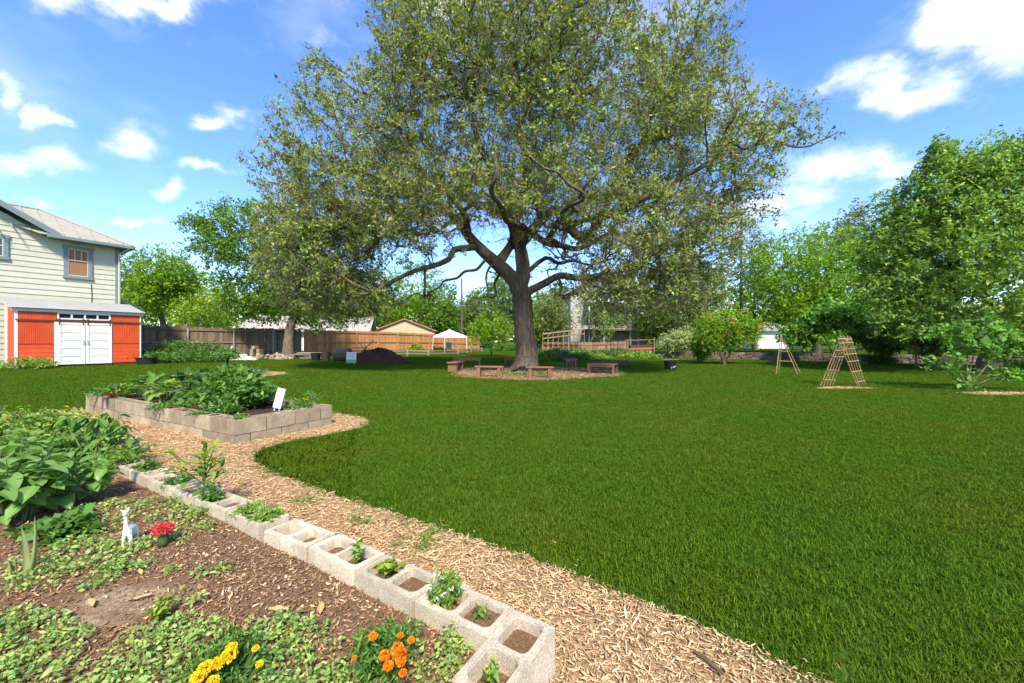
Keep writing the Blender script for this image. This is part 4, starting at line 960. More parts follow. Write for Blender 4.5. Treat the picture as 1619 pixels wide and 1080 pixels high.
# canopy tent
def tent():
    d = 41.5; t = thing('canopy_tent', 'white pop-up canopy tent on thin legs by the cedar fence', 'tent', at(711, d), R(38)); z0 = t.location.z
    w = 1.3; hz = H - z0 + (CY - 531) / F * d; pk = H - z0 + (CY - 520) / F * d
    V = []; n = 8; fc = []
    def pt(x, y): r = max(abs(x), abs(y)) / w; return (x, y, pk + (hz - pk) * (r ** .85))
    for i in range(n + 1):
        for j in range(n + 1): V.append(pt(-w + 2 * w * i / n, -w + 2 * w * j / n))
    q = lambda i, j: i * (n + 1) + j
    for i in range(n):
        for j in range(n): fc.append((q(i, j), q(i + 1, j), q(i + 1, j + 1), q(i, j + 1)))
    m = MB(); m.add(V, fc)
    for (a, b) in (((-w, -w), (w, -w)), ((w, -w), (w, w)), ((w, w), (-w, w)), ((-w, w), (-w, -w))):
        m.add([(a[0], a[1], hz), (b[0], b[1], hz), (b[0], b[1], hz - .22), (a[0], a[1], hz - .22)], [(0, 1, 2, 3)])
    m.build('canopy', M['cloth'], t)
    for x in (-w + .04, w - .04):
        for y in (-w + .04, w - .04): m = MB(); m.tube([(x * 1.06, y * 1.06, 0), (x, y, hz)], .03, 6); m.build('leg', M['white'], t)
tent()
ch = thing('garden_chair', 'dark folding chair standing under the white canopy', 'chair', at(709, 41.5)); m = MB(); m.box((0, 0, .45), (.55, .5, .05)); m.build('seat', M['black'], ch)
m = MB(); m.box((0, .27, .8), (.55, .05, .6)); m.build('backrest', M['galv'], ch)
for x in (-.24, .24):
    for y in (-.22, .22): m = MB(); m.box((x, y, .22), (.04, .04, .44)); m.build('leg', M['black'], ch)
# utility poles and wires
def pole(px, d, top, label, arm=True):
    b = at(px, d); t = thing('utility_pole', label, 'utility pole', b); h = H - b.z + (CY - top) / F * d
    m = MB(); m.tube([(0, 0, -.3), (0, 0, h)], [.17, .12], 10); m.build('post', M['bark2'], t)
    if arm:
        m = MB(); m.box((0, 0, h - .9), (2.4, .12, .14)); m.build('crossarm', M['bark2'], t)
        for x in (-1.0, -.4, .4, 1.0): m = MB(); m.lathe([(.05, 0), (.07, .06), (.04, .14), (.02, .18)], 8, (x, 0, h - .83)); m.build('insulator', M['galv'], t)
    return b, h
p1 = pole(730, 62, 440, 'wooden utility pole beside the dark blue building', False); p2 = pole(1172, 46, 355, 'tall wooden utility pole above the trees on the right', False)
def wire(a, b, sag, label, r=.02):
    a = Vector(a); b = Vector(b); pts = [a.lerp(b, t) - Vector((0, 0, sag * 4 * t * (1 - t))) for t in np.linspace(0, 1, 14)]
    o = MB().tube(pts, r, 4).mesh('power_line'); tag(obj('power_line', o, M['black']), label, 'wire')
wire(P(730, 482, 62), P(1172, 405, 46), .8, 'upper overhead power line running between the two utility poles')
wire(P(730, 490, 62), P(1172, 440, 46), .9, 'lower overhead power line running between the two utility poles')
wire(P(1172, 436, 46), P(1700, 400, 36), 1.0, 'overhead power line leaving the right-hand utility pole')
# low stone wall on the right
def stone_wall():
    a, b = Vector((11.5, 31.5)), Vector((27.0, 19.5)); e = (b - a).normalized(); L = (b - a).length; t = thing('stone_wall', 'low dry-laid stone retaining wall below the trees on the right', 'wall', (a.x, a.y, 0)); rr = random.Random(8)
    ms = [mat('wall_stone', (.20, .15, .115), (.09, .07, .055), 6, .95, .5, 40, rnd=.3)]; sh = []
    for k in range(5):
        q = MB(); q.box((0, 0, 0), (1, 1, 1)); me = q.mesh('stone', bevel=.12)
        for v in me.vertices: v.co += Vector((rr.gauss(0, .04), rr.gauss(0, .04), rr.gauss(0, .04)))
        me.materials.append(ms[0]); sh.append(me)
    for c in range(3):
        s = -.2 * (c % 2)
        while s < L:
            w = .3 + .35 * rr.random(); p = e * (s + w / 2); o = bpy.data.objects.new('stone', rr.choice(sh)); link(o, t)
            gy = float(gz(a.x + p.x - .4, a.y + p.y - .5)); o.location = (p.x, p.y, gy * .3 + .09 + c * .17); o.scale = (w * .98, .34, .17 + .03 * rr.random()); o.rotation_euler = (0, 0, math.atan2(e.y, e.x) + rr.gauss(0, .05)); s += w
stone_wall()
# ------------------------------------------------------------------ the ring of benches under the oak
def bench(name, label, c, L, W, Hh, rz, style='slab', planks=2):
    t = thing(name, label, 'bench', c, rz, 'benches round the oak')
    pw = W / planks
    for i in range(planks): m = MB(); m.box((0, -W / 2 + (i + .5) * pw, Hh - .025), (L, pw - .012, .05)); m.build('seat_plank', M['wood'], t, bevel=.006)
    for s in (-1, 1):
        if style == 'slab':
            m = MB(); m.box((s * (L / 2 - .15), 0, (Hh - .05) / 2), (.12, W - .05, Hh - .05)); m.build('leg', M['wood'], t, bevel=.006)
            m = MB(); m.box((s * (L / 2 - .06), 0, Hh * .3), (.05, W - .09, Hh * .6)); m.build('leg_brace', M['wood'], t)
        else:
            for y in (-1, 1): m = MB(); m.box((s * (L / 2 - .07), y * (W / 2 - .05), (Hh - .05) / 2), (.085, .085, Hh - .05)); m.build('leg', M['wood'], t, bevel=.006)
    if style == 'slab': m = MB(); m.box((0, 0, Hh - .10), (L - .42, .05, .09)); m.build('apron', M['wood'], t)
    else:
        for y in (-1, 1): m = MB(); m.box((0, y * (W / 2 - .05), Hh - .09), (L - .23, .04, .08)); m.build('apron', M['wood'], t)
    return t
bench('wood_bench', 'brown plank bench in front of the oak, left of the trunk', G(773.5, 596), 1.05, .32, .40, R(-9))
bench('wood_bench', 'brown plank bench in front of the oak trunk, facing the camera', G(853, 597), 1.0, .32, .39, R(1))
bench('wood_bench', 'wide low brown bench like a table at the right of the mulch ring', G(953, 590), 1.15, .62, .40, R(-30), 'post', 3)
bench('wood_bench', 'long brown bench at the back left of the mulch ring', G(738, 580), 1.45, .32, .46, R(6), 'post')
bench('wood_bench', 'short brown bench seen end-on at the left of the mulch ring', G(720.5, 587), 1.1, .46, .42, R(80))
bench('wood_bench', 'brown bench half hidden behind the left of the oak trunk', G(814, 577.5), 1.2, .32, .42, R(0), 'post')
bench('wood_bench', 'small brown bench on thin legs to the right behind the trunk', G(901, 582), .62, .32, .46, R(20), 'post')
M['log'] = mat('fallen_log_bark', (.13, .10, .075), (.05, .038, .028), 7, .95, .8, 25, (1, 4, 4), bdist=.03)
lg = thing('fallen_log', 'dark fallen log lying behind the wide low bench', 'log', G(970, 580), R(-8))
m = MB(); m.tube([(-.95, .2, .13), (-.5, .1, .12), (0, .02, .13), (.45, -.05, .15), (.75, -.1, .19)], [.09, .11, .12, .15, .19], 12); m.build('trunk', M['log'], lg, smooth=True)
m = MB(); m.tube([(-.5, .1, .16), (-.62, .02, .34)], [.05, .03], 7); m.build('stub', M['log'], lg)
# rope swing hanging from the oak
sw = thing('rope_swing', 'black rope swing with a plank seat hanging beside the oak trunk', 'swing', P(829, 563.5, 16.3))
m = MB(); m.box((0, 0, 0), (.62, .22, .04)); m.build('seat', M['log'], sw)
for x in (-.28, .28): m = MB(); m.tube([(x, 0, 0), (x * .9, .1, 2.6 if x > 0 else 2.75)], .014, 5); m.build('rope', M['black'], sw)
# black pot on the lawn
bk = thing('black_pot', 'round black plastic pot with white print standing on the lawn', 'plant pot', G(1060, 585)); 
m = MB(); m.lathe([(.235, 0), (.26, .2), (.28, .38), (.295, .38), (.295, .43), (.265, .43), (.25, .30)], 24); m.build('pot', M['black'], bk, smooth=False)
m = MB(); m.lathe([(.262, 0), (.262, .02)], 20, (0, 0, .29)); m.build('soil', M['soil'], bk)
for i in range(3):
    a = R(-100 + i * 22); m = MB(); m.box((.262 * math.cos(a), .262 * math.sin(a), .12 + .03 * i), (.01, .05, .05 + .02 * (i % 2)), a); m.build('printed_mark', M['white'], bk)

# ------------------------------------------------------------------ soil mound, boards and oddments along the fence
def mound():
    c = g9 + Vector((0, .7, 0)); t = thing('soil_mound', 'large heap of dark brown soil on the lawn', 'soil heap', c); rng = np.random.default_rng(3)
    n, k = 64, 22; V = []; ph = rng.random(6) * 6.28
    for i in range(k + 1):
        r = i / k
        for j in range(n):
            a = 2 * math.pi * j / n; ra_ = 1 + .10 * math.sin(2 * a + ph[0]) + .06 * math.sin(5 * a + ph[1]) + .03 * math.sin(11 * a + ph[2])
            z = .74 * (1 - r ** 2.2) * (1 + .08 * math.sin(3 * a + ph[3]) * r) + rng.normal() * .042 * (r < .97) - .03 * (r > .99)
            V.append((1.55 * r * ra_ * math.cos(a), .95 * r * ra_ * math.sin(a), z * (1 + .12 * math.sin(5 * r + 4 * a) * math.sin(3 * a + 2))))
    Q = [(i * n + j, i * n + (j + 1) % n, (i + 1) * n + (j + 1) % n, (i + 1) * n + j) for i in range(k) for j in range(n)]
    obj('heap', npmesh('heap', V, quads=Q), M['soil'], t)
mound()
M['signg'] = flat('sign_green', (.16, .42, .16), .6); M['signgrey'] = flat('sign_print_grey', (.42, .48, .48), .6)
def sign(name, label, c, w, h, rz, lean, foot, tilt=0.0, green=True):
    t = thing(name, label, 'sign', c, rz); t.rotation_euler = (lean, tilt, rz)
    m = MB(); m.box((0, 0, foot + h / 2), (w, .02, h)); b = m.build('board', M['white'], t)
    if green: m = MB(); m.box((0, -.0125, foot + h * .16), (w * .97, .004, h * .30)); m.build('green_band', M['signg'], b)
    m = MB(); n = 6
    for i in range(n):
        q = .45 + .45 * i / (n - 1); m.box((-.02 * w * (i % 2), -.0125, foot + h * q), (w * (.55 + .25 * ((i * 7) % 3) / 2), .004, h * .025))
    m.build('print', M['signgrey'], b)
    if foot > .01:
        for x in (-w * .3, w * .3): m = MB(); m.box((x, .015, foot / 2 + .02), (.018, .012, foot + .1)); m.build('stake', M['white'], t)
sign('garden_sign', 'white sign with a green band leaning on the soil mound', G(555, 575.5, .03), .48, .54, R(6), R(-8), .06)
q_ = rbp(1.05, .62); q_ = rbp(.62, .95)
sgn = P(436, 628, 5.9); sign('plant_sign', 'white plant sign leaning in the raised vegetable bed', (sgn.x, sgn.y, .24), .125, .30, R(-4), R(-6), .06, R(12), False)
def lay(name, label, cat, c): return thing(name, label, cat, c)
t = lay('cut_log', 'thick dark cut log section standing behind the white and green sign', 'log', G(541, 571)); m = MB(); m.tube([(-.42, 0, .36), (.42, .1, .38)], [.36, .35], 14); m.build('trunk', M['log'], t)
t = lay('stick_bundle', 'bundle of crossed sticks propped on the log by the soil mound', 'branches', G(568, 570)); t.location.y += .9; t.location.z += .2
for (a, b) in (((-.5, 0, .0), (.5, .1, 1.0)), ((.35, 0, 0), (-.35, .1, .8)), ((.2, .1, 0), (.0, .0, .7)), ((-.7, -.1, .55), (.3, .1, .5))): m = MB(); m.tube([a, b], [.035, .025], 6); m.build('stick', M['bark2'], t)
t = lay('plank_stack', 'loose stack of old planks lying by the leaning tree', 'planks', G(488, 568)); rr = random.Random(2)
for i in range(5): m = MB(); m.box((rr.gauss(0, .12), rr.gauss(0, .08), .08 + i * .075), (1.3 + .3 * rr.random(), .45, .05), rr.gauss(0, .1)); m.build('plank', M['grey_wood'], t)
def pot(label, c, r, h, mt=None):
    t = thing('plant_pot', label, 'plant pot', c); m = MB(); m.lathe([(r * .78, 0), (r, h), (r * 1.06, h), (r * 1.06, h * .93), (r * .95, h * .93)][:3] + [(r * .92, h), (r * .9, h * .85)], 18); m.build('pot', mt or M['black'], t)
    m = MB(); m.lathe([(r * .88, 0), (r * .88, .02)], 16, (0, 0, h * .84)); m.build('soil', M['soil'], t)
pot('black plastic pot nearest the stack of planks by the fence', G(499, 570), .26, .42); pot('brown tub between the black pot and the cut log', G(515, 570), .26, .44, M['log'])
pot('low black tub at the right corner of the red shed', G(232, 577), .38, .32)
t = lay('block_stack', 'small stack of pale concrete blocks against the dark fence', 'block stack', G(405, 567.5)); rr = random.Random(3)
for c in range(4):
    for k in range(2 if c < 3 else 1): o = bpy.data.objects.new('cinder_block', BLK2[0]); link(o, t); o.location = (-.17 + .36 * k + (.1 if c == 3 else 0), rr.gauss(0, .03), c * .2); o.rotation_euler = (0, 0, 1.57 + rr.gauss(0, .06))
def plastic():
    t = thing('plastic_sheet', 'crumpled white plastic sheet on the grass by the dark fence', 'sheet', G(379, 570)); rng = np.random.default_rng(9); n, k = 34, 12; V = []
    for i in range(n + 1):
        for j in range(k + 1):
            u, v = i / n - .5, j / k - .5; e = (1 - (2 * u) ** 4) * (1 - (2 * v) ** 2)
            V.append((u * 1.9 + rng.normal() * .02, v * .7 + rng.normal() * .02, .30 * e * (.8 + .3 * math.sin(9 * u + 1)) + rng.normal() * .035 * e + .01))
    Q = [(i * (k + 1) + j, (i + 1) * (k + 1) + j, (i + 1) * (k + 1) + j + 1, i * (k + 1) + j + 1) for i in range(n) for j in range(k)]
    obj('sheet', npmesh('sheet', V, quads=Q), M['cloth'], t)
plastic()
def rubble():
    t = thing('stone_pile', 'low pile of broken stones between the block stack and the leaning tree', 'stones', G(433, 569)); rr = random.Random(12); base = []
    for k in range(4):
        q = MB(); q.box((0, 0, 0), (1, .8, .6)); me = q.mesh('stone', bevel=.15)
        for v in me.vertices: v.co += Vector((rr.gauss(0, .07), rr.gauss(0, .07), rr.gauss(0, .07)))
        me.materials.append(M['old_concrete']); base.append(me)
    for i in range(34):
        o = bpy.data.objects.new('stone', rr.choice(base)); link(o, t); x = rr.gauss(0, .55); y = rr.gauss(0, .2); o.location = (x, y, max(.05, .3 * math.exp(-x * x * 1.5) * rr.random() + .05)); s = .12 + .14 * rr.random(); o.scale = (s, s, s); o.rotation_euler = (rr.random() * 3, rr.random() * 3, rr.random() * 6)
rubble()
t = lay('white_tag', 'small white scrap hanging on the dark fence above the plastic sheet', 'tag', P(366, 549, 25.2)); m = MB(); m.add([(-.09, 0, -.12), (.06, .01, -.1), (.12, 0, .1), (.02, .015, .16)], [(0, 1, 2, 3)]); m.prism([(-.09, .02, -.12), (.06, .02, -.1), (.12, .02, .1), (.02, .02, .16)], (0, .01, 0)); m.build('scrap', M['white'], t)
t = lay('survey_stake', 'short yellow-green stake standing in the grass behind the raised bed', 'stake', G(358, 580)); m = MB(); m.bar((-.06, 0, -.05), (.10, 0, .38), .10, .03); m.build('stake', leafmat('yellow_stake', (.55, .55, .06), 0), t)

# ------------------------------------------------------------------ cane trellises
def trellis_panel(t, b0, b1, t0, t1, nv, rungs, r=.012):
    b0, b1, t0, t1 = map(Vector, (b0, b1, t0, t1))
    for i in range(nv): f = i / (nv - 1); m = MB(); m.tube([b0.lerp(b1, f), t0.lerp(t1, f) + (t0.lerp(t1, f) - b0.lerp(b1, f)).normalized() * .04 * (i % 2)], r, 6); m.build('cane', M['bamboo'], t)
    for f in rungs: m = MB(); a, b = b0.lerp(t0, f), b1.lerp(t1, f); e = (b - a) * .05; m.tube([a - e + Vector((0, -.02, 0)), b + e + Vector((0, -.02, 0))], r * 1.15, 6); m.build('rung', M['bamboo'], t)
tr = thing('bean_trellis', 'ladder-like cane A-frame trellis standing on the wood-chip strip', 'trellis', G(1333, 611)); o = tr.location
d0 = o.y; sc_ = d0 / F
def TL(px, py, dy): q = P(px, py, d0 + dy); return q - o
trellis_panel(tr, TL(1297, 610.5, -.05), TL(1316, 611, .25), TL(1329, 533, -.1), TL(1344, 533, .05), 5, (.13, .33, .60, .73, .87, .95))
trellis_panel(tr, TL(1357, 614, -.15), TL(1369, 611, .3), TL(1324, 533, -.2), TL(1344, 532, .15), 5, (.12, .32, .52, .66, .76, .88, .96))
tr2 = thing('bean_trellis', 'thin cane A-frame standing on the lawn left of the larger trellis', 'trellis', G(1247, 592)); o = tr2.location; d0 = o.y
for (a, b, dy) in ((1227, 1235, -.1), (1231, 1237, .3), (1261, 1236, -.1), (1266, 1239, .3)):
    m = MB(); m.tube([TL(a, 591.5, dy), TL(b, 528 if a < 1250 else 536, dy * .3)], .017, 6); m.build('cane', M['bamboo'], tr2)
for f in (.35, .62): m = MB(); m.tube([TL(1229 + f * 6, 591 - f * 58, -.1), TL(1263 - f * 26, 591 - f * 56, -.1)], .010, 5); m.build('rung', M['bamboo'], tr2)

# ------------------------------------------------------------------ figurine, cactus-like bloom and other garden pieces in the front bed
def skin_body(name, pts, edges, parent, mt, root=0, sub=2):
    me = bpy.data.meshes.new(name); me.from_pydata([p[:3] for p in pts], edges, []); o = bpy.data.objects.new(name, me); link(o, parent); me.materials.append(mt)
    md = o.modifiers.new('skin', 'SKIN'); md.use_smooth_shade = True
    for i, p in enumerate(pts): me.skin_vertices[0].data[i].radius = (p[3], p[3] if len(p) < 5 else p[4])
    me.skin_vertices[0].data[root].use_root = True
    s = o.modifiers.new('sub', 'SUBSURF'); s.levels = sub; s.render_levels = sub; return o
M['figure'] = mat('chipped_white_glaze', (.78, .76, .69), (.66, .64, .56), 25, .5, .2, 90, spec=.4, bdist=.002)
fg = G(203, 863, BZ); fig = thing('animal_figurine', 'small white long-necked animal figurine standing in the leafy ground cover', 'figurine', fg, R(20)); fig.scale = (.76, .76, .95)
pts = [(0, .015, .090, .034, .036), (0, .060, .088, .034, .034), (0, -.020, .098, .028, .030), (0, -.032, .140, .0135), (0, -.034, .185, .0115), (0, -.036, .212, .0145), (0, -.060, .209, .009),
       (-.022, -.014, .050, .012), (-.024, -.016, -.01, .010), (.022, -.014, .050, .012), (.024, -.016, -.01, .010), (-.022, .07, .050, .013), (-.024, .075, -.01, .010), (.022, .07, .050, .013), (.024, .075, -.01, .010), (0, .104, .098, .008),
       (-.016, -.034, .226, .006), (-.034, -.034, .233, .003), (.014, -.034, .228, .006), (.020, -.034, .246, .004)]
eds = [(0, 1), (0, 2), (2, 3), (3, 4), (4, 5), (5, 6), (2, 7), (7, 8), (2, 9), (9, 10), (1, 11), (11, 12), (1, 13), (13, 14), (1, 15), (5, 16), (16, 17), (5, 18), (18, 19)]
skin_body('body', pts, eds, fig, M['figure'])
M['redbloom'] = leafmat('red_frilly_bloom', (.62, .03, .045), .15, .6, .3)
rc = G(258, 864, BZ); cx_ = thing('red_flower', 'low plant with a frilly red bloom beside the white figurine', 'flower', rc)
M['cactus'] = mat('dark_green_stem', (.06, .11, .03), (.035, .07, .02), 20, .6, .3, 60)
m = MB(); m.lathe([(.022, 0), (.028, .03), (.024, .07), (.028, .09), (.01, .10)], 14); m.build('stem', M['cactus'], cx_, smooth=True)
rng = np.random.default_rng(4); n = 520; dd = nrm(rng.normal(size=(n, 3)) * np.array([1, 1, .75]) + np.array([0, 0, .25])); pt_ = np.array([0, 0, .10]) + dd * np.array([.047, .047, .026]) * (.7 + .3 * rng.random((n, 1)))
obj('bloom', leafmesh('bloom', pt_, .012, .010, rng, up=.3, val=.22, hue=.05, axis=dd, axw=1.2), M['redbloom'], cx_)

# ------------------------------------------------------------------ small plants
def LM(name, c, **k): M[name] = leafmat(name, c, **k); return M[name]
LM('leaf_mid', (.10, .205, .036), rnd=.1); LM('leaf_light', (.19, .30, .05)); LM('leaf_broad', (.15, .275, .06), spec=.35, rough=.42); LM('leaf_dark', (.045, .11, .025)); LM('leaf_blue', (.10, .17, .10), trans=.2); LM('leaf_yellow', (.22, .30, .03))
LM('cover', (.25, .355, .09), trans=.3); LM('cover2', (.12, .22, .04), trans=.3); LM('petal_yellow', (.80, .52, .01), trans=.2, tcol=(1, 1, .6)); LM('petal_orange', (.80, .20, .008), trans=.2, tcol=(1, .9, .5)); LM('petal_violet', (.32, .22, .55), trans=.2, tcol=(1, 1, 1)); LM('petal_white', (.75, .75, .68), trans=.2, tcol=(1, 1, 1)); LM('petal_red', (.6, .04, .03), trans=.2, tcol=(1, 1, 1))
M['stem'] = mat('green_stem', (.10, .16, .04), (.06, .10, .025), 10, .6, .1); M['stem_brown'] = mat('woody_stem', (.12, .085, .05), (.07, .05, .03), 12, .8, .2)
def broadleaf(L, W, bend=.25, seed=0, nu=6, wavy=0.0, fold=.16, heart=.0):
    rng = random.Random(seed); V = []; n2 = 4; C = []
    for i in range(nu + 1):
        u = i / nu; w = W * (math.sin(math.pi * min(1, u * .93 + .035 + heart * (1 - u))) ** .8) * (1 - .35 * u)
        if i == nu: w = W * .01
        x = L * u; z = -bend * L * u * u
        for j in range(-2, 3):
            s = j / 2; V.append((x - (.05 * L * abs(s) * (1 - u) if heart else 0), s * w / 2, z + fold * abs(s) * w + wavy * W * math.sin(i * 2.3 + j) * abs(s))); c = (1.25 if j == 0 else 1.0) * (.95 + .1 * rng.random()); C.append((c, c, c, 1))
    Q = [(i * 5 + j, (i + 1) * 5 + j, (i + 1) * 5 + j + 1, i * 5 + j + 1) for i in range(nu) for j in range(4)]
    return npmesh('leaf', V, quads=Q, smooth=True, tint=C)
def put_leaf(parent, me, p, az, pitch, s, roll=0.0, name='leaf'):
    o = bpy.data.objects.new(name, me); link(o, parent); o.location = p; o.rotation_euler = Matrix.Rotation(az, 3, 'Z').to_4x4().to_3x3().to_euler()
    Mx = Matrix.Rotation(az, 3, 'Z') @ Matrix.Rotation(-pitch, 3, 'Y') @ Matrix.Rotation(roll, 3, 'X'); o.rotation_euler = Mx.to_euler(); o.scale = (s, s, s); return o
def bigleaf_plant(name, label, c, h, spread, nst, per, Ls, mt, seed, cat='plant', Lw=.95, heart=.14, wavy=.02, stemm=None, spots=None):
    t = thing(name, label, cat, c); rr = random.Random(seed); ms = [broadleaf(1, Lw, .22 + .08 * k, seed + k, wavy=wavy, heart=heart) for k in range(3)]
    for q in ms: q.materials.append(mt)
    for s in range(nst):
        a = rr.random() * 6.28; r = spread * math.sqrt(rr.random()); tip = Vector((r * math.cos(a), r * math.sin(a), h * (.65 + .4 * rr.random()) * (1 - .25 * (r / spread) ** 2))); b = Vector((tip.x * .35, tip.y * .35, -.02))
        mid = b.lerp(tip, .5) + Vector((-tip.x * .1, -tip.y * .1, .03)); m = MB(); m.tube([b, mid, tip], [.006, .0045, .0025], 5); m.build('stem', stemm or M['stem'], t)
        for k in range(per):
            f = .25 + .75 * (k + .6 * rr.random()) / per; p = b.lerp(mid, f * 2) if f < .5 else mid.lerp(tip, min(1, f * 2 - 1)); az = rr.random() * 6.28
            pit = R(rr.gauss(-8, 16)) if f < .9 else R(35); sz = Ls * (.65 + .5 * rr.random()) * (1.0 if f < .85 else .6)
            put_leaf(t, rr.choice(ms), p + Vector((math.cos(az), math.sin(az), .1)) * .03, az, pit, sz, R(rr.gauss(0, 14)))
    return t
def bushlet(name, label, c, r, h, nleaf, leaf, mt, seed, cat='plant', flowers=None, nst=14, up=.7, droop=.2, aspect=.5, stemm=None, group=None, dome=.6):
    t = thing(name, label, cat, c, 0, group); rng = np.random.default_rng(seed); m = MB(); tips = []
    for k in range(nst):
        a = rng.random() * 6.28; q = math.sqrt(rng.random()); tip = np.array([r * q * math.cos(a), r * q * math.sin(a), h * (1 - dome * q * q) * (.75 + .3 * rng.random())]); tips.append(tip); m.tube([tuple(tip * [.25, .25, 0] + [0, 0, -.01]), tuple(tip * [.6, .6, .55]), tuple(tip)], [.004, .003, .0015], 4, False)
    m.build('stem', stemm or M['stem'], t); tips = np.array(tips); k = rng.integers(0, nst, nleaf); f = .25 + .75 * np.sqrt(rng.random(nleaf))[:, None]
    Pt = tips[k] * f * np.array([1, 1, 1]) + rng.normal(size=(nleaf, 3)) * np.array([r, r, h * .5]) * .13; Pt[:, 2] = np.maximum(Pt[:, 2], .008)
    L = leaf * np.exp(rng.normal(size=nleaf) * .25); obj('foliage', leafmesh('foliage', Pt, L, L * aspect, rng, up=up, droop=droop, val=.25, hue=.12), mt, t)
    for (fm, n, fr, nm) in (flowers or []):
        for i in range(n):
            a = rng.random() * 6.28; q = math.sqrt(rng.random()) * .9; z = h * (1 - dome * q * q) * (.9 + .2 * rng.random()); npet = max(18, int(fr * 900)); d_ = nrm(rng.normal(size=(npet, 3)) * [1, 1, .5] + [0, 0, .35])
            pp = np.array([r * q * math.cos(a), r * q * math.sin(a), z]) + d_ * fr * np.array([.55, .55, .3]); obj(nm, leafmesh(nm, pp, fr * .55, fr * .5, rng, up=.9, axis=d_, axw=1.4, val=.15, hue=.05), M[fm], t)
    return t
# left: pepper-like broad-leaved plants, leggy plant, low flowering shrubs
bigleaf_plant('broadleaf_plant', 'large broad-leaved green plant nearest the left edge of the bed', G(20, 822, BZ), .54, .36, 16, 12, .112, M['leaf_broad'], 5)
bigleaf_plant('broadleaf_plant', 'broad-leaved green plant between the left edge plant and the block border', G(110, 795, BZ), .46, .34, 16, 12, .105, M['leaf_broad'], 6)
bigleaf_plant('broadleaf_plant', 'broad-leaved plant at the back of the bed by the far left edge', G(-10, 765, BZ), .50, .42, 12, 9, .12, M['leaf_broad'], 8)
bushlet('flowering_shrub', 'low light-green shrub with small yellow flowers at the left edge', G(20, 712, BZ), .62, .42, 2400, .05, M['leaf_light'], 7, 'shrub', [('petal_yellow', 9, .018, 'flower')], 30)
bushlet('flowering_shrub', 'light-green yellow-flowered shrub behind the broad-leaved plants', G(85, 700, BZ), .50, .42, 1900, .05, M['leaf_light'], 9, 'shrub', [('petal_yellow', 7, .018, 'flower')], 26)
bushlet('leafy_shrub', 'bushy mid-green plant behind the broad-leaved plants by the path', G(130, 745, .016), .48, .42, 2000, .055, M['leaf_mid'], 10, 'shrub', None, 26)
bushlet('red_salvia', 'small plant with red flowers at the left end of the block border', G(163, 748, BZ), .24, .26, 700, .04, M['leaf_light'], 13, 'plant', [('petal_red', 7, .015, 'flower')], 14)
def arching():
    t = thing('arching_plant', 'leggy plant with arching stems hanging over the left end of the block border', 'plant', G(140, 740, BZ)); rr = random.Random(15); o = t.location; ms = [broadleaf(1, .6, .4, 70 + k) for k in range(2)]
    for q in ms: q.materials.append(M['leaf_mid'])
    for (tx, ty, hx, hy) in ((200, 718, 190, 655), (192, 700, 168, 652), (130, 665, 128, 662), (178, 690, 172, 668), (150, 668, 148, 664), (203, 730, 199, 672), (105, 660, 104, 668)):
        d = o.y + rr.uniform(-.1, .25); b = Vector((rr.gauss(0, .08), rr.gauss(0, .08), 0)); hp = P(hx, hy, d) - o; tp = P(tx, ty, d) - o; pts = [b, b.lerp(hp, .55) + Vector((-.02, 0, .05)), hp, hp.lerp(tp, .55) + Vector((.04, 0, .02)), tp]; m = MB(); m.tube(pts, [.008, .007, .005, .004, .003], 5); m.build('stem', M['stem'], t)
        for k in range(18): f = .3 + 3.7 * k / 18; i = int(f); p = pts[i].lerp(pts[i + 1], f - i); put_leaf(t, rr.choice(ms), p, rr.random() * 6.28, R(-25 + rr.gauss(0, 15)), .07 + .05 * rr.random(), R(rr.gauss(0, 20)))
arching()
# aloe at the left
def aloe():
    t = thing('aloe_plant', 'aloe with a few upright fleshy leaves at the left edge of the bed', 'plant', G(36, 945, .016)); rr = random.Random(3)
    am = mat('aloe_skin', (.24, .28, .10), (.16, .20, .07), 10, .5, .1, 40, c3=(.20, .24, .085))
    for (az, ln, pit, w) in ((100, .36, 82, .024), (20, .40, 72, .022), (180, .20, 60, .022), (190, .20, 10, .016), (70, .18, 68, .022), (300, .12, 55, .02), (0, .14, 45, .016)):
        V = []; nu = 8
        for i in range(nu + 1):
            u = i / nu; ww = w * (1 - u) ** .55 * (1 if u > .05 else .8) + .0006; x = ln * u * math.cos(R(pit + 12 * u)); z = ln * u * math.sin(R(pit + 12 * u))
            for (s, dz) in ((-1, .25), (-.5, -.25), (.5, -.25), (1, .25), (0, .12)): V.append((x + dz * ww * -1, s * ww, z + dz * ww * .5))
        Q = [(i * 5 + k, (i + 1) * 5 + k, (i + 1) * 5 + (k + 1) % 5, i * 5 + (k + 1) % 5) for i in range(nu) for k in range(5)]; me = npmesh('leaf', V, quads=Q, smooth=True); o = obj('leaf', me, am, t); o.rotation_euler = (0, 0, R(az)); o.location = (rr.gauss(0, .012), rr.gauss(0, .012), 0)
aloe()
